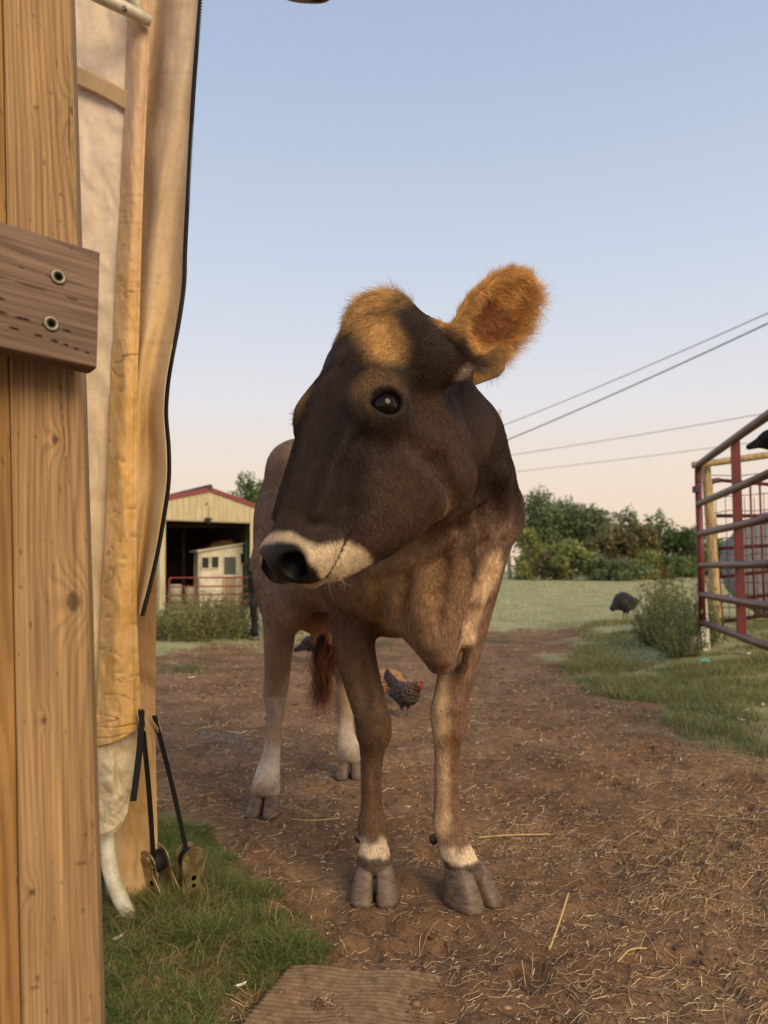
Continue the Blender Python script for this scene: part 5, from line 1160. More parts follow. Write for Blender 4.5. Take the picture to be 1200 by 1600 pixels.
# ---- coat colours, per vertex (its markings, plus some painted light and shade)
def C(r, g, b): return s2l((r, g, b))
def mixc(col, wgt, c): return col + (np.asarray(c) - col) * np.clip(wgt, 0, 1)[:, None]
def near(V, c, r0, r1, sc=None):
    d = V - np.asarray(c)
    if sc is not None: d = d / np.asarray(sc)
    return 1 - sstep(r0, r1, np.sqrt((d * d).sum(1)))
def seg(V, a, b, r0, r1):
    a = np.asarray(a); ba = np.asarray(b) - a; t = np.clip(((V - a) @ ba) / (ba @ ba), 0, 1)
    d = V - a - t[:, None] * ba
    return 1 - sstep(r0, r1, np.sqrt((d * d).sum(1)))
def head_lun(V):
    q = (V - HO) / HS; return q @ HL, q @ HU, q @ HN
def coat(V, N):
    n1 = fbm(V[:, 0] * 9, V[:, 1] * 9, V[:, 2] * 9, 3, 3); n2 = fbm(V[:, 0] * 40, V[:, 1] * 40, V[:, 2] * 40, 2, 9)
    V0 = V; V = V + 0.012 * np.stack([n1, np.roll(n1, 1), n2], 1) * 0.6
    l, u, n = head_lun(V)
    col = np.tile(C(126, 104, 90), (len(V), 1))
    col = mixc(col, sstep(1.0, .62, V[:, 2]) * .55, C(158, 124, 98))                          # paler below
    col = mixc(col, (N[:, 2] < -.3) * .35 * (V[:, 2] > .5), C(170, 138, 112))
    col = mixc(col, sstep(2.05, 1.88, V[:, 1]) * sstep(.92, 1.05, V[:, 2]), C(56, 42, 35))      # dark neck, painted deeper to hold its shade
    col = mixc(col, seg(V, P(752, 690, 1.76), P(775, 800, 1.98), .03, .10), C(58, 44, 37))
    col = mixc(col, near(V, P(660, 900, 1.86), .05, .19) * .9, C(158, 124, 90))                     # fawn chest, with warm light painted into it
    col = mixc(col, seg(V, CF.surf(590, 912), CF.surf(596, 985), .01, .05) * .5, C(196, 156, 100))  # warm glow at the armpit, painted into the coat
    col = mixc(col, np.maximum(seg(V, CF.surf(735, 800), CF.surf(742, 900), .012, .04), seg(V, CF.surf(742, 900), CF.surf(722, 985), .010, .03)) * .8, C(84, 62, 48))  # dark streak painting shade along the dewlap edge
    col = mixc(col, np.maximum(seg(V, CF.surf(772, 880), CF.surf(752, 940), .014, .045), seg(V, CF.surf(752, 940), CF.surf(733, 1000), .012, .04)) * .95, C(226, 192, 156))   # pale inner arm
    col = mixc(col, near(V, P(689, 1028, 1.92), .01, .055) * .7, C(92, 68, 52))
    # legs
    col = mixc(col, seg(V, P(548, 930, 2.140), P(583, 1150, 2.100), .06, .11) * .9, C(108, 82, 60))
    col = mixc(col, seg(V, P(583, 1150, 2.100), P(582, 1290, 2.110), .06, .09), C(98, 74, 55))
    col = mixc(col, seg(V, P(752, 930, 2.125), P(715, 1045, 2.105), .05, .10) * .8, C(124, 92, 68))
    col = mixc(col, seg(V, P(705, 1090, 2.065), P(700, 1290, 2.075), .06, .09) * .9, C(122, 90, 68))
    col = mixc(col, seg(V, P(682, 1060, 2.025), P(682, 1290, 2.035), .018, .050) * .9, C(204, 172, 134))
    col = mixc(col, near(V, P(706, 1158, 2.025), .008, .035) * .7, C(128, 78, 48))
    hind = sstep(2.55, 2.7, V[:, 1])
    col = mixc(col, hind * sstep(.52, .40, V[:, 2]), C(160, 135, 111))
    col = mixc(col, hind * sstep(.26, .15, V[:, 2]), C(196, 178, 158))
    col = mixc(col, hind * sstep(.14, .09, V[:, 2]) * .5, C(120, 104, 94))
    fore = 1 - hind
    zz = V[:, 2] + .006 * n2
    col = mixc(col, fore * .88 * sstep(.164, .130, zz + .008 * n1) * sstep(.09, .10, V[:, 2]), C(220, 198, 170))
    col = mixc(col, fore * sstep(.112, .102, V[:, 2]), C(92, 78, 67))
    # head
    hw = sstep(1.72, 1.62, V[:, 1]) * (n > -.36)
    col = mixc(col, hw, C(54, 39, 30))
    lat = sstep(.02, .085, l)
    col = mixc(col, hw * lat * sstep(-.07, -.14, n) * .7, C(86, 63, 48))                      # browner cheek
    col = mixc(col, hw * sstep(-.22, -.27, n) * sstep(.40, .30, u) * sstep(.17, .26, u) * (n > -.31) * .6, C(140, 112, 86))     # pale under the jaw
    dark = seg(V, H(.05, .24, -.03), H(.06, .38, -.09), .01, .06) * .8
    col = mixc(col, hw * dark, C(34, 24, 19))
    for e, d in ((EYE_C, EYE_D), (EYE_CR, EYE_DR)):
        q = e + d * .015
        col = mixc(col, near(V, q - HL * np.sign((e - HO) @ HL) * .022 - HU * .018 + HN * .012, .028, .064) * .7, C(140, 108, 70))
        col = mixc(col, near(V0, e + d * .020, .030, .038), C(30, 22, 19))
    # forelock patch, running down toward the eye in view
    col = mixc(col, np.maximum(near(V, H(-.012, -.012, .02), .055, .120), seg(V, H(.0, .03, 0), H(.072, .110, -.02), .012, .058)) , C(206, 162, 100))
    col = mixc(col, near(V, H(-.075, -.005, .0), .025, .075) * .85, C(142, 88, 50))
    # muzzle: cream ring, bare dark nose
    ring = sstep(.440, .456, u + .010 * n1 + .012 * n2 + .75 * np.clip(-n - .075, 0, .05)) * (n > -.20)
    col = mixc(col, hw * ring, C(198, 176, 144))
    front = sstep(.460, .472, u + .25 * (n + .05) + .35 * np.maximum(n + .055, 0) - .9 * np.maximum(np.abs(l) - .048, 0) + .006)
    col = mixc(col, hw * front * (n > -.125), C(34, 27, 24))
    for s in (-1, 1):
        A_ = np.stack([HV(1, -.3 * s, .1), HV(.3 * s, 1, .3), np.cross(HV(1, -.3 * s, .1), HV(.3 * s, 1, .3))]); q_ = ((V0 - H(s * .036, .497, -.070)) @ A_.T) / np.array([.0225, .050, .0240])
        col = mixc(col, 1 - sstep(1.10, 1.32, np.sqrt((q_ ** 2).sum(1))), C(7, 5, 5))  # nostril insides painted black in place of deep shade
    col = mixc(col, hw * (np.abs(n + .1215) < .005) * sstep(.375, .39, u) * .9, C(40, 26, 24))
    # ears
    q = V - EB; ee, ew, eo = q @ EE, q @ EW, q @ EOPEN
    ear = sstep(.022, .055, ee) * (np.abs(eo) < .09) * (np.abs(ew) < .10) * (np.sqrt(ew ** 2 + eo ** 2) < .11) * sstep(640, 700, 600 + V[:, 0] / V[:, 1] * FPX)
    col = mixc(col, ear, C(214, 166, 100))
    col = mixc(col, ear * near(V, EB + EE * .115 - EOPEN * .012, .03, .062) * .9, C(140, 88, 54))  # hollow of the ear painted darker, as its inner shading
    q = V - EB2; col = mixc(col, sstep(.01, .04, q @ EE2) * (l < -.10) * (np.abs(q @ EA2[2]) < .05) * (np.linalg.norm(q, axis=1) < .22) * .9, C(120, 78, 46))
    col = mixc(col, near(V, CF.surf(729, 588), .014, .034) * .9, C(232, 220, 206))
    for p_ in (P(560, 1306, 2.135), P(598, 1306, 2.145), P(678, 1310, 2.105), P(712, 1306, 2.115)): col = mixc(col, near(V0, p_ + np.array([0, .006, -.008]), .016, .026) * (V0[:, 1] > p_[1] - .012), C(62, 50, 44))
    # udder
    col = mixc(col, near(V, P(500, 985, 2.95), .05, .11), C(196, 140, 118))
    n4 = fbm(V0[:, 0] * 120, V0[:, 1] * 120, V0[:, 2] * 55, 3, 77); n5 = fbm(V0[:, 0] * 28, V0[:, 1] * 28, V0[:, 2] * 18, 3, 78)
    return np.clip(col * np.exp(.16 * n4 + .13 * n5)[:, None], 0.004, .9)

# ---- normals
def vnormals(V, Q):
    a, b, c, d = [V[Q[:, i]] for i in range(4)]; fn = np.cross(c - a, d - b); N = np.zeros_like(V)
    for i in range(4): np.add.at(N, Q[:, i], fn)
    return N / (np.linalg.norm(N, axis=1, keepdims=True) + 1e-12)
def sample_quads(V, N, Q, cnt_fn, seed=1):
    """random points on quads; cnt_fn(centres) gives hairs per square metre"""
    r = np.random.default_rng(seed)
    a, b, c, d = [V[Q[:, i]] for i in range(4)]
    ar = 0.5 * np.linalg.norm(np.cross(c - a, d - b), axis=1); cen = (a + b + c + d) / 4
    n = r.poisson(ar * cnt_fn(cen)); qi = np.repeat(np.arange(len(Q)), n)
    s, t = r.random(len(qi)), r.random(len(qi)); w = np.stack([(1 - s) * (1 - t), s * (1 - t), s * t, (1 - s) * t], 1)
    p = (V[Q[qi]] * w[..., None]).sum(1); nn = (N[Q[qi]] * w[..., None]).sum(1)
    global LASTCOL
    LASTCOL = (CCOL[Q[qi]] * w[..., None]).sum(1)                   # coat colour at the hair roots
    return p, nn / np.linalg.norm(nn, axis=1, keepdims=True), r
def hair_object(name, pts, rad, cols, mat_, parent):
    """pts (n, k, 3): hair strands as curves"""
    n, k = pts.shape[:2]
    hc = bpy.data.hair_curves.new(name); hc.add_curves([k] * n)
    hc.attributes['position'].data.foreach_set('vector', np.ascontiguousarray(pts, np.float32).ravel())
    ra = hc.attributes.get('radius') or hc.attributes.new('radius', 'FLOAT', 'POINT')
    prof = np.linspace(1, .15, k)[None, :] * np.asarray(rad, float).reshape(-1, 1) * np.ones((n, 1))
    ra.data.foreach_set('value', np.ascontiguousarray(prof, np.float32).ravel())
    ca = hc.attributes.new('coat', 'FLOAT_COLOR', 'CURVE'); c4 = np.ones((n, 4), np.float32); c4[:, :3] = cols; ca.data.foreach_set('color', c4.ravel())
    hc.materials.append(mat_)
    o = bpy.data.objects.new(name, hc); COL.objects.link(o)
    if parent is not None: o.parent = parent; o.matrix_parent_inverse = Matrix.Translation(-world_loc(parent))
    return o
def coat_mat(name, rough=.65, spec=.25):
    m = NT(name, rough=rough, spec=spec); a = m.n('Attribute', attribute_name='coat'); m.color(a.outputs['Color']); return m
SKIN = coat_mat('cow hide', .55, .2)
co = SKIN.coord('Object'); h = SKIN.noise(co, 190, 4, .65); SKIN.bump(h, .45, .003); wt = SKIN.n('Attribute', attribute_name='wet'); SKIN.roughness(SKIN.ramp(wt.outputs['Fac'], [(0, .62), (1, .46)])); SKIN = SKIN.m
FUR = coat_mat('cow hair', .5, .35).m

CN = vnormals(CV, CQ)
CCOL = coat(CV, CN)
cow = empty('cow', B(0, .5, 0), 'brown dairy cow with head turned, standing on the dirt and facing the camera', 'cow')
body = np_mesh('body', CV, CQ, SKIN, cow, True, CCOL)
hl_, hu_, hn_ = head_lun(CV); wet = sstep(.460, .472, hu_ + .25 * (hn_ + .05) + .35 * np.maximum(hn_ + .055, 0) - .9 * np.maximum(np.abs(hl_) - .048, 0) + .006) * (CV[:, 1] < 1.6) * (hn_ > -.125)
wa = body.data.attributes.new('wet', 'FLOAT', 'POINT'); wa.data.foreach_set('value', wet.astype(np.float32))

def tang(d, n): d = d - (d * n).sum(1, keepdims=True) * n; return d / (np.linalg.norm(d, axis=1, keepdims=True) + 1e-9)
def flow(p, n):
    l, u, hn = head_lun(p)
    d = np.tile(BD * .7 + np.array([0, 0, -.7]), (len(p), 1))
    d = np.where((p[:, 2] < .78)[:, None], np.array([0, 0, -1.0]) + .12 * BD, d)
    hd = (p[:, 1] < 1.66) & (hn > -.34)
    up = sstep(.17, .11, u)[:, None]
    fl = (HU * .75) * (1 - up) - HU * up
    fl = fl + (-HN * 1.1)[None] * sstep(.03, .09, np.abs(l))[:, None] + HL * np.tanh(l / .03)[:, None] * .5
    return np.where(hd[:, None], fl, d)
def is_ear(p):
    q = p - EB; ee, ew, eo = q @ EE, q @ EW, q @ EOPEN
    return (ee > .015) & (np.abs(eo) < .09) & (np.abs(ew) < .10) & (p[:, 0] / p[:, 1] * FPX > 92) & (p[:, 1] < 1.62)
def bare(p):
    l, u, n = head_lun(p)
    nose = (u + .25 * (n + .05) + .35 * np.maximum(n + .055, 0) - .9 * np.maximum(np.abs(l) - .048, 0) + .006 > .466) & (p[:, 1] < 1.6) & (n > -.125)
    b = nose.copy()
    for e, d in ((EYE_C, EYE_D), (EYE_CR, EYE_DR)): b |= np.linalg.norm(p - e - d * .02, axis=1) < .031
    return b
# short coat
def dens(c):
    l, u, n = head_lun(c); hd = (c[:, 1] < 1.72)
    return np.where(hd, 330000, np.where(c[:, 1] < 2.3, 150000, 60000)) * HAIR_DENS
HAIR_DENS = 1.0
p, n, r = sample_quads(CV, CN, CQ, dens, 5)
k = ~bare(p) & ~is_ear(p) & (p[:, 2] > .09); p, n = p[k], n[k]
col = LASTCOL[k]; N_ = len(p)
l, u, hn = head_lun(p); hd = p[:, 1] < 1.66
L = np.where(hd, .009, np.where(p[:, 2] < .6, .008, .011)) * r.uniform(.6, 1.3, N_)
L = np.where(hd & (u > .40), .0045 * r.uniform(.6, 1.3, N_), L)
for e in (EYE_C, EYE_CR): L = np.where(np.linalg.norm(p - e, axis=1) < .045, L * .55, L)
t = tang(flow(p, n) + r.normal(0, .22, (N_, 3)), n)
lift = r.uniform(.12, .42, N_)[:, None]
d0 = t * (1 - lift * .4) + n * lift
pts = np.stack([p - n * .0004, p + d0 * (L * .5)[:, None], p + (d0 * .5 + t * .5 - n * .02) * L[:, None]], 1)
jit = np.exp(r.normal(0, .34, (N_, 1))) * (1 + .08 * r.normal(0, 1, (N_, 1)))
fur = hair_object('coat_hair', pts, np.where(hd, .00026, .00036), np.clip(col * jit, .003, .95), FUR, cow)
# long hair of the poll
def tuft(name, c, cnt_per, sel, length, dirf, curl, rad, colf, seed, steps=7, lay=.5):
    p, n, r = sample_quads(CV, CN, CQ, lambda c_: np.full(len(c_), cnt_per), seed)
    k = sel(p, n); p, n = p[k], n[k]; m = len(p); cl0 = LASTCOL[k]
    L = length(p, n) * r.uniform(.5, 1.25, m); d = dirf(p, n); d = d + r.normal(0, .22, d.shape)
    d = d / np.linalg.norm(d, axis=1, keepdims=True)
    clump = fbm(p[:, 0] * 70, p[:, 1] * 70, p[:, 2] * 70, 2, seed)[:, None]; clump2 = fbm(p[:, 0] * 60 + 9, p[:, 1] * 60, p[:, 2] * 60, 2, seed + 3)[:, None]
    side = np.cross(d, n); side /= np.linalg.norm(side, axis=1, keepdims=True) + 1e-9
    pts = [p - n * .0005]; cur = p.copy(); dd = d + n * .35
    for i in range(steps - 1):
        f = (i + 1) / (steps - 1)
        dd = dd * (1 - .15) + d * .15 - n * lay * .12 * f + side * clump * curl * (.25 + f * .5) + np.cross(side, d) * clump2 * curl * .35 + r.normal(0, .05, d.shape)
        dd /= np.linalg.norm(dd, axis=1, keepdims=True)
        cur = cur + dd * (L / (steps - 1))[:, None]; pts.append(cur.copy())
    col = np.clip(cl0 * np.exp(r.normal(0, .25, (m, 1))), .004, .95)
    return hair_object(name, np.stack(pts, 1), rad, col, FUR, cow)
tuft('forelock', None, 150000, lambda p, n: (np.linalg.norm(p - H(-.012, .0, 0), axis=1) < .092) & (head_lun(p)[1] < .085) & ~is_ear(p),
     lambda p, n: .015 + .022 * sstep(.04, -.03, head_lun(p)[1]), lambda p, n: tang(HU[None] * .5 - HL[None] * .7 + np.array([[0, 0, .1]]), n) + n * .08, .9, .00030, lambda p, n: coat(p, n), 21)
tuft('forelock', None, 60000, lambda p, n: (seg(p, H(.02, .04, 0), H(.07, .105, -.02), .03, .045) > .3), lambda p, n: np.full(len(p), .017),
     lambda p, n: tang(HU[None] * .8 + HL[None] * .5, n) + n * .1, .4, .00028, lambda p, n: coat(p, n), 22)
# hair of the ear: a thick fringe along the rim and strands lying across the cup
def ear_parts(p):
    q = p - (EB + EE * .115); return q @ EE, q @ EW, q @ EOPEN
def ear_dir(p, n):
    e, w_, o = ear_parts(p); inner = (n @ EOPEN > .25)[:, None]
    rim = (e[:, None] * EE + w_[:, None] * EW * 1.6); rim /= np.linalg.norm(rim, axis=1, keepdims=True) + 1e-9
    outer = tang(EE[None] * .9 + rim * .5, n)
    return np.where(inner, tang(-EW[None] * np.sign(EW[0]) * -.9 + EE[None] * .25, n) + EOPEN * .35, outer * .9 + rim * .25 + n * .1)
def ear_len(p, n):
    e, w_, o = ear_parts(p); s = np.sign(EW[0]); edge = sstep(.5, .95, np.sqrt((e / .114) ** 2 + (w_ / .066) ** 2))
    return .010 + .010 * edge + .024 * edge * sstep(-.005, .035, w_ * s) + .004 * (n @ EOPEN > .25)
tuft('ear_hair', None, 330000, lambda p, n: is_ear(p), ear_len, ear_dir, .6, .00028, lambda p, n: coat(p, n), 31, 7, .35)
# eyelashes
lash = []
for e, d in ((EYE_C, EYE_D), (EYE_CR, EYE_DR)):
    t = unit(HU * .60 + HN * .75); t = unit(t - (t @ d) * d); up = np.cross(d, t); up = up if up[2] > 0 else -up
    for i in range(60):
        a = rng.uniform(-.024, .022); q = e + d * .031 + t * a + up * (.024 - 14 * a * a)
        dr = unit(d + up * .25 - np.array([0, 0, .55]) + rng.normal(0, .15, 3)); ln = rng.uniform(.010, .019)
        lash.append([q, q + dr * ln * .5, q + dr * ln + up * .003])
lash = np.array(lash)
hair_object('eyelashes', lash, .00035, np.tile(C(28, 20, 16), (len(lash), 1)), FUR, cow)
# whiskers around the muzzle and stray hairs over the far brow
wh = []
for i in range(70):
    q = H(rng.uniform(.0, .07), rng.uniform(.42, .47), rng.uniform(-.15, -.11)); dr = unit(-HN * .8 + HL * .4 + HU * .5 + rng.normal(0, .3, 3)); ln = rng.uniform(.012, .035)
    wh.append([q, q + dr * ln * .5, q + dr * ln - np.array([0, 0, .004])])
for i in range(14):
    q = H(-.115 + rng.normal(0, .006), .19 + rng.normal(0, .02), -.04); dr = unit(-HL * .9 + HN * .5 + rng.normal(0, .3, 3)); ln = rng.uniform(.01, .03)
    wh.append([q, q + dr * ln * .5, q + dr * ln - np.array([0, 0, .003])])
wh = np.array(wh); hair_object('whiskers', wh, .00028, np.tile(C(170, 150, 125), (len(wh), 1)), FUR, cow)

# ---- eyes
def eyeball(c, d):
    m = NT('cow eye', rough=.03, spec=.28); co = m.coord('Generated'); m.color(m.ramp(m.noise(co, 6, 3), [(.3, C(10, 6, 6)), (.75, C(26, 15, 12))]))
    bm = bmesh.new(); bmesh.ops.create_uvsphere(bm, u_segments=32, v_segments=20, radius=EYE_R); me = bpy.data.meshes.new('eye')
    for v in bm.verts:
        q = np.array(v.co); k = q @ d
        if k > .8 * EYE_R: v.co = Vector(q + d * (k - .8 * EYE_R) * .35)
        v.co += Vector(c)
    bm.to_mesh(me); bm.free(); link_mesh('eye', me, m.m, cow)
eyeball(EYE_C, EYE_D); eyeball(EYE_CR, EYE_DR)

# ---- hooves: two claws on each foot
hm = NT('hoof horn', rough=.55, spec=.35); co = hm.coord('Object', (1, 1, 3)); nz = hm.noise(co, 34, 6, .7)
hm.color(hm.ramp(nz, [(.25, C(62, 50, 42)), (.5, C(104, 87, 72)), (.8, C(142, 122, 102))])); hm.bump(nz, .45, .003)
def claw(c, fwd, side, w_=.030, ln=.056, ht=.078, spread=.0):
    """c: ground point under the middle of the foot"""
    fwd = unit(fwd); lat = np.cross(fwd, [0, 0, 1.0]) * side; fwd = unit(fwd + lat * spread); V = []; n = 22; lev = 9
    for i in range(lev):
        f = i / (lev - 1); z = ht * f
        cf = .018 - .024 * f - .012 * f * f; sl = ln * (1 - .40 * f); sw = w_ * (1.0 - .28 * f ** 1.3); z = ht * (f if i < lev - 1 else 1.02)
        for k in range(n):
            a = 2 * math.pi * k / n; x, y = math.cos(a), math.sin(a)
            inner = y < 0
            y = math.copysign(abs(y) ** (.35 if inner else .75), y)
            x = math.copysign(abs(x) ** (.8 if x > 0 else .65), x)
            yy = sw * .92 + sw * y if not inner else sw * .92 + sw * .92 * y + .0012
            pt = np.asarray(c) + fwd * (cf + sl * x) + lat * (yy + .0008) + np.array([0, 0, z - (.016 * (1 - x) * .5 * f)])
            V.append(pt)
    Fs = [(i * n + k, i * n + (k + 1) % n, (i + 1) * n + (k + 1) % n, (i + 1) * n + k) for i in range(lev - 1) for k in range(n)]
    Fs += [tuple(range(n)), tuple((lev - 1) * n + k for k in range(n))]
    o = MB().add(V, Fs).build('hoof', hm.m, cow, True); return o
for (px, py, Y, fw, sc_, sp) in ((585, 1385, 2.072, (0.0, -1, 0), .98, .02), (731, 1385, 2.042, (.66, -.75, 0), 1.06, .05), (414, 1245, 2.765, (-.15, -1, 0), .92, .05), (546, 1190, 3.25, (0.05, -1, 0), .92, .05)):
    c = P(px, py, Y); c[2] = 0.002
    for s_ in (-1, 1): claw(c, fw, s_, .033 * sc_, .058 * sc_, (.088 if Y < 2.5 else .080) * sc_, sp)

# ---- ear tag
tm = NT('ear tag plastic', rough=.6, spec=.2); nz = tm.noise(tm.coord('Object'), 60, 4); tm.color(tm.ramp(nz, [(.35, C(78, 54, 22)), (.65, C(128, 90, 36))]))
ta, tb, tc_, td = P(737, 566, 1.395), P(788, 535, 1.405), P(789, 577, 1.400), P(739, 603, 1.388)
nrm = unit(np.cross(tb - ta, td - ta)); th = nrm * .0025; te = P(780, 588, 1.398)
ring_ = [ta, tb, tc_, te, td]
m_ = MB().add([q - th for q in ring_] + [q + th for q in ring_], [(0, 1, 2, 3, 4), (9, 8, 7, 6, 5)] + [(i, i + 5, (i + 1) % 5 + 5, (i + 1) % 5) for i in range(5)])
m_.build('ear_tag', tm.m, cow, False, .0012)
# ---- tail switch
sw = []
a0 = P(512, 1000, 3.25)
for i in range(1500):
    q = a0 + rng.normal(0, .008, 3) + np.array([0, 0, rng.uniform(0, .05)]); ln = rng.uniform(.12, .34); dx = rng.normal(0, .022); cu = rng.normal(0, .02)
    st = [q]
    for j in range(1, 7):
        f = j / 6; st.append(q + np.array([dx * f + cu * math.sin(f * 5) - .03 * f, rng.normal(0, .004), -ln * f]))
    sw.append(st)
sw = np.array(sw); cc = np.where((rng.random(len(sw)) < .45)[:, None], C(150, 84, 46), C(40, 28, 24))
hair_object('tail_switch', sw, .0008, cc * np.exp(rng.normal(0, .25, (len(sw), 1))), FUR, cow)
# ------------------------------------------------------------------ poultry and the black calf
FEATHM = NT('plumage', rough=.6, spec=.3); a_ = FEATHM.n('Attribute', attribute_name='coat'); co = FEATHM.coord('Object'); vo = FEATHM.n('TexVoronoi'); vo.inputs['Scale'].default_value = 60; FEATHM.L(co, vo.inputs['Vector'])
FEATHM.color(FEATHM.mix(.3, a_.outputs['Color'], FEATHM.ramp(vo.outputs['Distance'], [(0, (1.15, 1.15, 1.15)), (.6, (.6, .6, .6))]), 'MULTIPLY')); FEATHM.bump(vo.outputs['Distance'], 1.0, .03); FEATHM = FEATHM.m
COMBM = mat('red comb', C_(140, 58, 44), .6); BEAKM = mat('beak horn', C_(150, 120, 84), .4); LEGM = mat('bird leg', C_(112, 104, 92), .6); EYEM = mat('bird eye', (.01, .008, .006), .1)
def bird(label, cat, foot, yaw, s, tone, tail='up', head='up', group=None, comb=True, headcol=None, hackle=None, name='hen'):
    """foot: ground point; yaw 0 faces +x"""
    fx = np.array([math.cos(yaw), math.sin(yaw), 0]); fy = np.array([-fx[1], fx[0], 0]); foot = np.asarray(foot, float)
    def q(f, l, z): return foot + s * (fx * f + fy * l + np.array([0, 0, z]))
    A = np.stack([fx, fy, [0, 0, 1.0]])
    tilt = unit(fx + np.array([0, 0, -.18 if head == 'down' else .12])); A2 = np.stack([tilt, fy, np.cross(tilt, fy)])
    lo, hi = foot - s * .36, foot + s * .36; st = .0085 * s / .8
    F_ = Field(np.arange(lo[0], hi[0], st), np.arange(lo[1], hi[1], st), np.arange(foot[2] + .02, foot[2] + s * .66, st))
    F_.ell(q(0, 0, .24), (.155 * s, .10 * s, .105 * s), A2, .03); F_.ell(q(.07, 0, .225), (.095 * s, .085 * s, .09 * s), A, .03)
    for k in (-1, 1): F_.ell(q(-.02, k * .085, .255), (.12 * s, .022 * s, .065 * s), A2, .015); F_.cone(q(.0, k * .045, .17), q(.01, k * .04, .10), .038 * s, .014 * s, .02)
    if tail == 'up': F_.cone(q(-.11, 0, .28), q(-.25, 0, .43), .055 * s, .022 * s, .03, (fy, .5)); F_.cone(q(-.11, 0, .27), q(-.28, 0, .36), .045 * s, .018 * s, .03, (fy, .5))
    elif tail == 'short': F_.cone(q(-.10, 0, .24), q(-.19, 0, .17), .08 * s, .045 * s, .05, (fy, .7))
    else: F_.cone(q(-.10, 0, .24), q(-.27, 0, .17), .07 * s, .03 * s, .04, (fy, .6))
    if head == 'up': nk = [(q(.10, 0, .27), .062 * s), (q(.135, 0, .36), .040 * s), (q(.15, 0, .44), .032 * s)]; hc = q(.165, 0, .455)
    elif head == 'down': nk = [(q(.10, 0, .25), .06 * s), (q(.20, 0, .22), .042 * s), (q(.26, 0, .15), .032 * s)]; hc = q(.28, 0, .12)
    elif head == 'low': nk = [(q(.09, 0, .24), .06 * s), (q(.15, 0, .255), .036 * s), (q(.18, 0, .25), .026 * s)]; hc = q(.195, 0, .245); F_.ell(q(-.03, 0, .285), (.12 * s, .10 * s, .10 * s), A, .04)
    else: nk = [(q(.09, 0, .28), .06 * s), (q(.16, 0, .32), .040 * s), (q(.20, 0, .335), .030 * s)]; hc = q(.22, 0, .34)
    F_.chain(nk, .03); F_.ell(hc, (.038 * s, .029 * s, .031 * s), A, .015)
    V, Q = F_.mesh(); root = empty(name, foot.tolist(), label, cat, group)
    c = np.tile(np.array(C_(*tone)), (len(V), 1)) * np.exp(.25 * fbm(V[:, 0] * 45, V[:, 1] * 45, V[:, 2] * 45, 2, 3))[:, None]
    if hackle is not None:
        w_ = 1 - sstep(.03, .11 * s, np.min([np.linalg.norm(V - p_, axis=1) for p_, _ in nk], axis=0)); c = c + (np.array(C_(*hackle)) - c) * (w_ * .9)[:, None]
    if headcol is not None: w_ = 1 - sstep(.025 * s, .045 * s, np.linalg.norm(V - hc, axis=1)); c = c + (np.array(C_(*headcol)) - c) * w_[:, None]
    np_mesh('body', V, Q, FEATHM, root, True, c)
    hd = {'up': fx, 'down': unit(fx + np.array([0, 0, -1.0])), 'mid': fx, 'low': fx}[head]
    MB().tube([hc + hd * .025 * s, hc + hd * .062 * s - np.array([0, 0, .004])], [.012 * s, .001], 8).build('beak', BEAKM, root, True)
    if comb:
        m_ = MB(); n = 5; u_ = np.cross(hd, fy); u_ = u_ if u_[2] > 0 or head == 'down' else -u_; pr = []
        for i in range(2 * n + 1): f = i / (2 * n); pr.append(hc + hd * (.035 - .07 * f) * s + u_ * (.026 + (.022 if i % 2 else .008) * math.sin(math.pi * (.15 + .75 * f))) * s)
        base_ = [hc + hd * .035 * s + u_ * .015 * s, hc - hd * .035 * s + u_ * .015 * s]; poly = pr + [base_[1], base_[0]]; k = len(poly); off = fy * .003 * s
        m_.add([p_ - off for p_ in poly] + [p_ + off for p_ in poly], [tuple(range(k)), tuple(range(2 * k - 1, k - 1, -1))] + [(i, (i + 1) % k, k + (i + 1) % k, k + i) for i in range(k)]).build('comb', COMBM, root)
        for k in (-1, 1): p_ = hc + hd * .018 * s - u_ * .02 * s + fy * .008 * s * k; MB().tube([p_, p_ - np.array([0, 0, .012 * s]), p_ - np.array([0, 0, .026 * s])], [.006 * s, .009 * s, .003 * s], 7).build('wattle', COMBM, root, True)
    for k in (-1, 1):
        p_ = hc + fy * k * .026 * s + hd * .008 * s + np.array([0, 0, .006 * s]); MB().tube([p_ - fy * k * .003, p_ + fy * k * .002 * s], [.006 * s, .004 * s], 8).build('eye', EYEM, root, True)
        lg = MB(); kx = q(.012, k * .04, .11); an = q(.0, k * .042, .018); lg.tube([kx, q(-.012, k * .041, .07), an], [.010 * s, .0075 * s, .008 * s], 7)
        for a in (-.5, 0, .5, 3.1): e = an + s * (.05 if abs(a) < 2 else .025) * (math.cos(a) * fx + math.sin(a) * fy) - np.array([0, 0, .012 * s]); lg.tube([an, (an + e) / 2 + [0, 0, .004], e], [.006 * s, .0055 * s, .003 * s], 5)
        lg.build('leg', LEGM, root, True)
    return root
def gpt(px, py, z=0): c = G(px, py, z); c[2] = float(ground_z(c[0], c[1])); return c
HG = 'free-ranging poultry around the cow'
bird('grey-brown hen with raised tail pecking between the front legs of the cow', 'hen', gpt(632, 1122), -.85, .60, (78, 66, 60), 'up', 'mid', HG, True, (170, 96, 66), (118, 84, 62))
bird('buff orange hen half hidden behind the left front leg of the cow', 'hen', gpt(602, 1098), 2.75, .66, (196, 148, 104), 'down', 'down', HG)
bird('black hen mostly hidden behind the tail of the cow', 'hen', gpt(492, 1034), .5, .72, (44, 46, 50), 'down', 'down', HG)
bird('dark grey guinea fowl standing at the grass edge near the weeds', 'guinea fowl', gpt(978, 985), .25, 1.05, (62, 57, 62), 'short', 'low', HG, False, (206, 204, 200), None, 'guinea_fowl')
zt = gp(.95, 0)
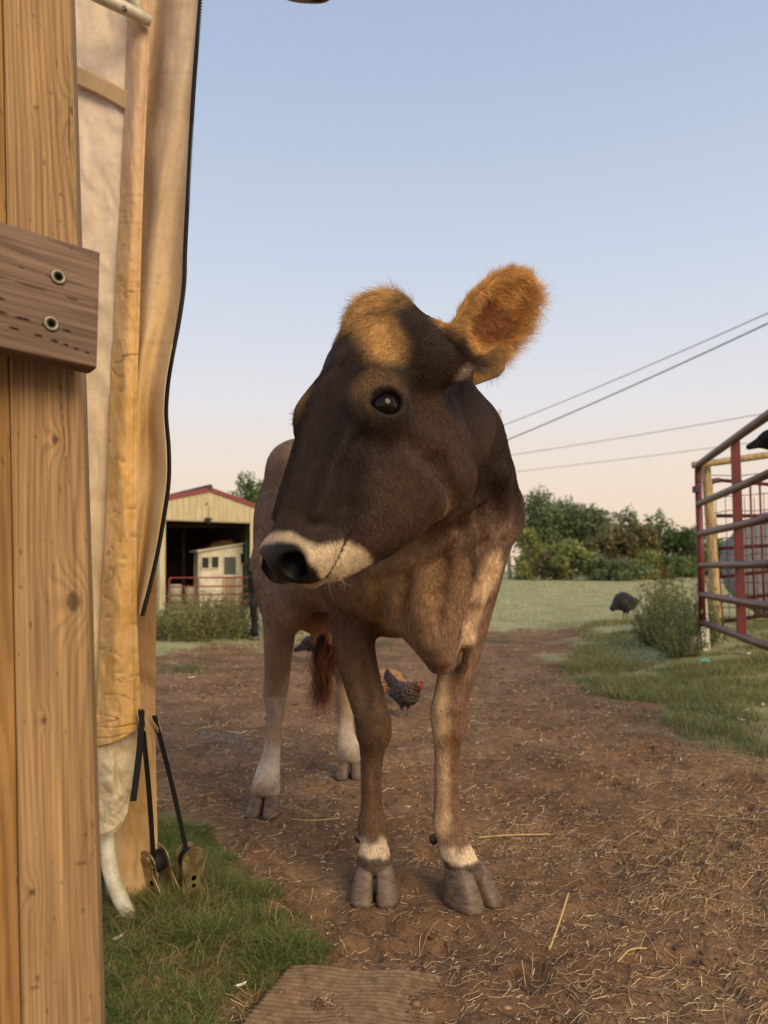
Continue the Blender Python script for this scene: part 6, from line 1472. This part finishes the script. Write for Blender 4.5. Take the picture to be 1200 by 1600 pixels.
bp = gp(2.52, RZ[1] + .026)
bird('black hen perched on the second rail of the large gate', 'hen', bp, -.15, .62, (30, 28, 30), 'down', 'up', HG)

# black calf seen past the cow's flank
ck = gpt(417, 1000); yawc = math.radians(78); cf = np.array([math.cos(yawc), math.sin(yawc), 0]); cl2 = np.array([-cf[1], cf[0], 0])
def K(f, l, z): return ck + cf * f + cl2 * l + np.array([0, 0, z])
KA = np.stack([cf, cl2, [0, 0, 1.0]])
lo = ck + np.array([-.75, -.5, 0]); hi = ck + np.array([.95, 1.7, 1.5]); F_ = Field(np.arange(lo[0], hi[0], .016), np.arange(lo[1], hi[1], .016), np.arange(ck[2] - .02, ck[2] + 1.4, .016))
F_.ell(K(.45, 0, .78), (.55, .21, .24), KA, .06); F_.ell(K(.05, 0, .84), (.24, .19, .20), KA, .06); F_.ell(K(.85, 0, .82), (.24, .17, .24), KA, .06)
F_.chain([(K(.95, 0, .92), .15), (K(1.2, 0, 1.08), .10), (K(1.32, .04, 1.12), .085)], .06); F_.chain([(K(1.32, .04, 1.13), .095), (K(1.48, .08, 1.00), .065), (K(1.56, .10, .93), .055)], .04)
for k in (-1, 1):
    F_.chain([(K(.0, k * .13, .72), .12), (K(-.02, k * .14, .55), .075), (K(-.10, k * .14, .42), .045), (K(-.06, k * .14, .25), .032), (K(-.05, k * .14, .10), .036), (K(-.02, k * .14, .06), .038)], .03)
    F_.chain([(K(.86, k * .12, .68), .10), (K(.86, k * .12, .45), .055), (K(.86, k * .12, .36), .048), (K(.86, k * .12, .2), .032), (K(.86, k * .12, .08), .038)], .03)
    F_.ell(K(1.24, .02 + k * .13, 1.14), (.04, .07, .03), KA, .02)
F_.chain([(K(-.16, 0, .98), .03), (K(-.24, .05, 1.0), .022), (K(-.29, .13, .93), .02), (K(-.27, .14, .84), .018), (K(-.22, .10, .80), .016)], .02)
V, Q = F_.mesh(); calf = empty('calf', ck.tolist(), 'black calf standing in the distance, mostly hidden behind the brown cow', 'calf')
np_mesh('body', V, Q, SKIN, calf, True, np.tile(C(34, 30, 32), (len(V), 1)))
for k in (-1, 1):
    for f in (-.02, .88):
        c = K(f, k * .14 if f < .5 else k * .12, 0); MB().tube([c - cf * .0 , c + [0, 0, .035], c + [0, 0, .065]], [.055, .048, .038], 12).build('hoof', hm.m, calf, True)
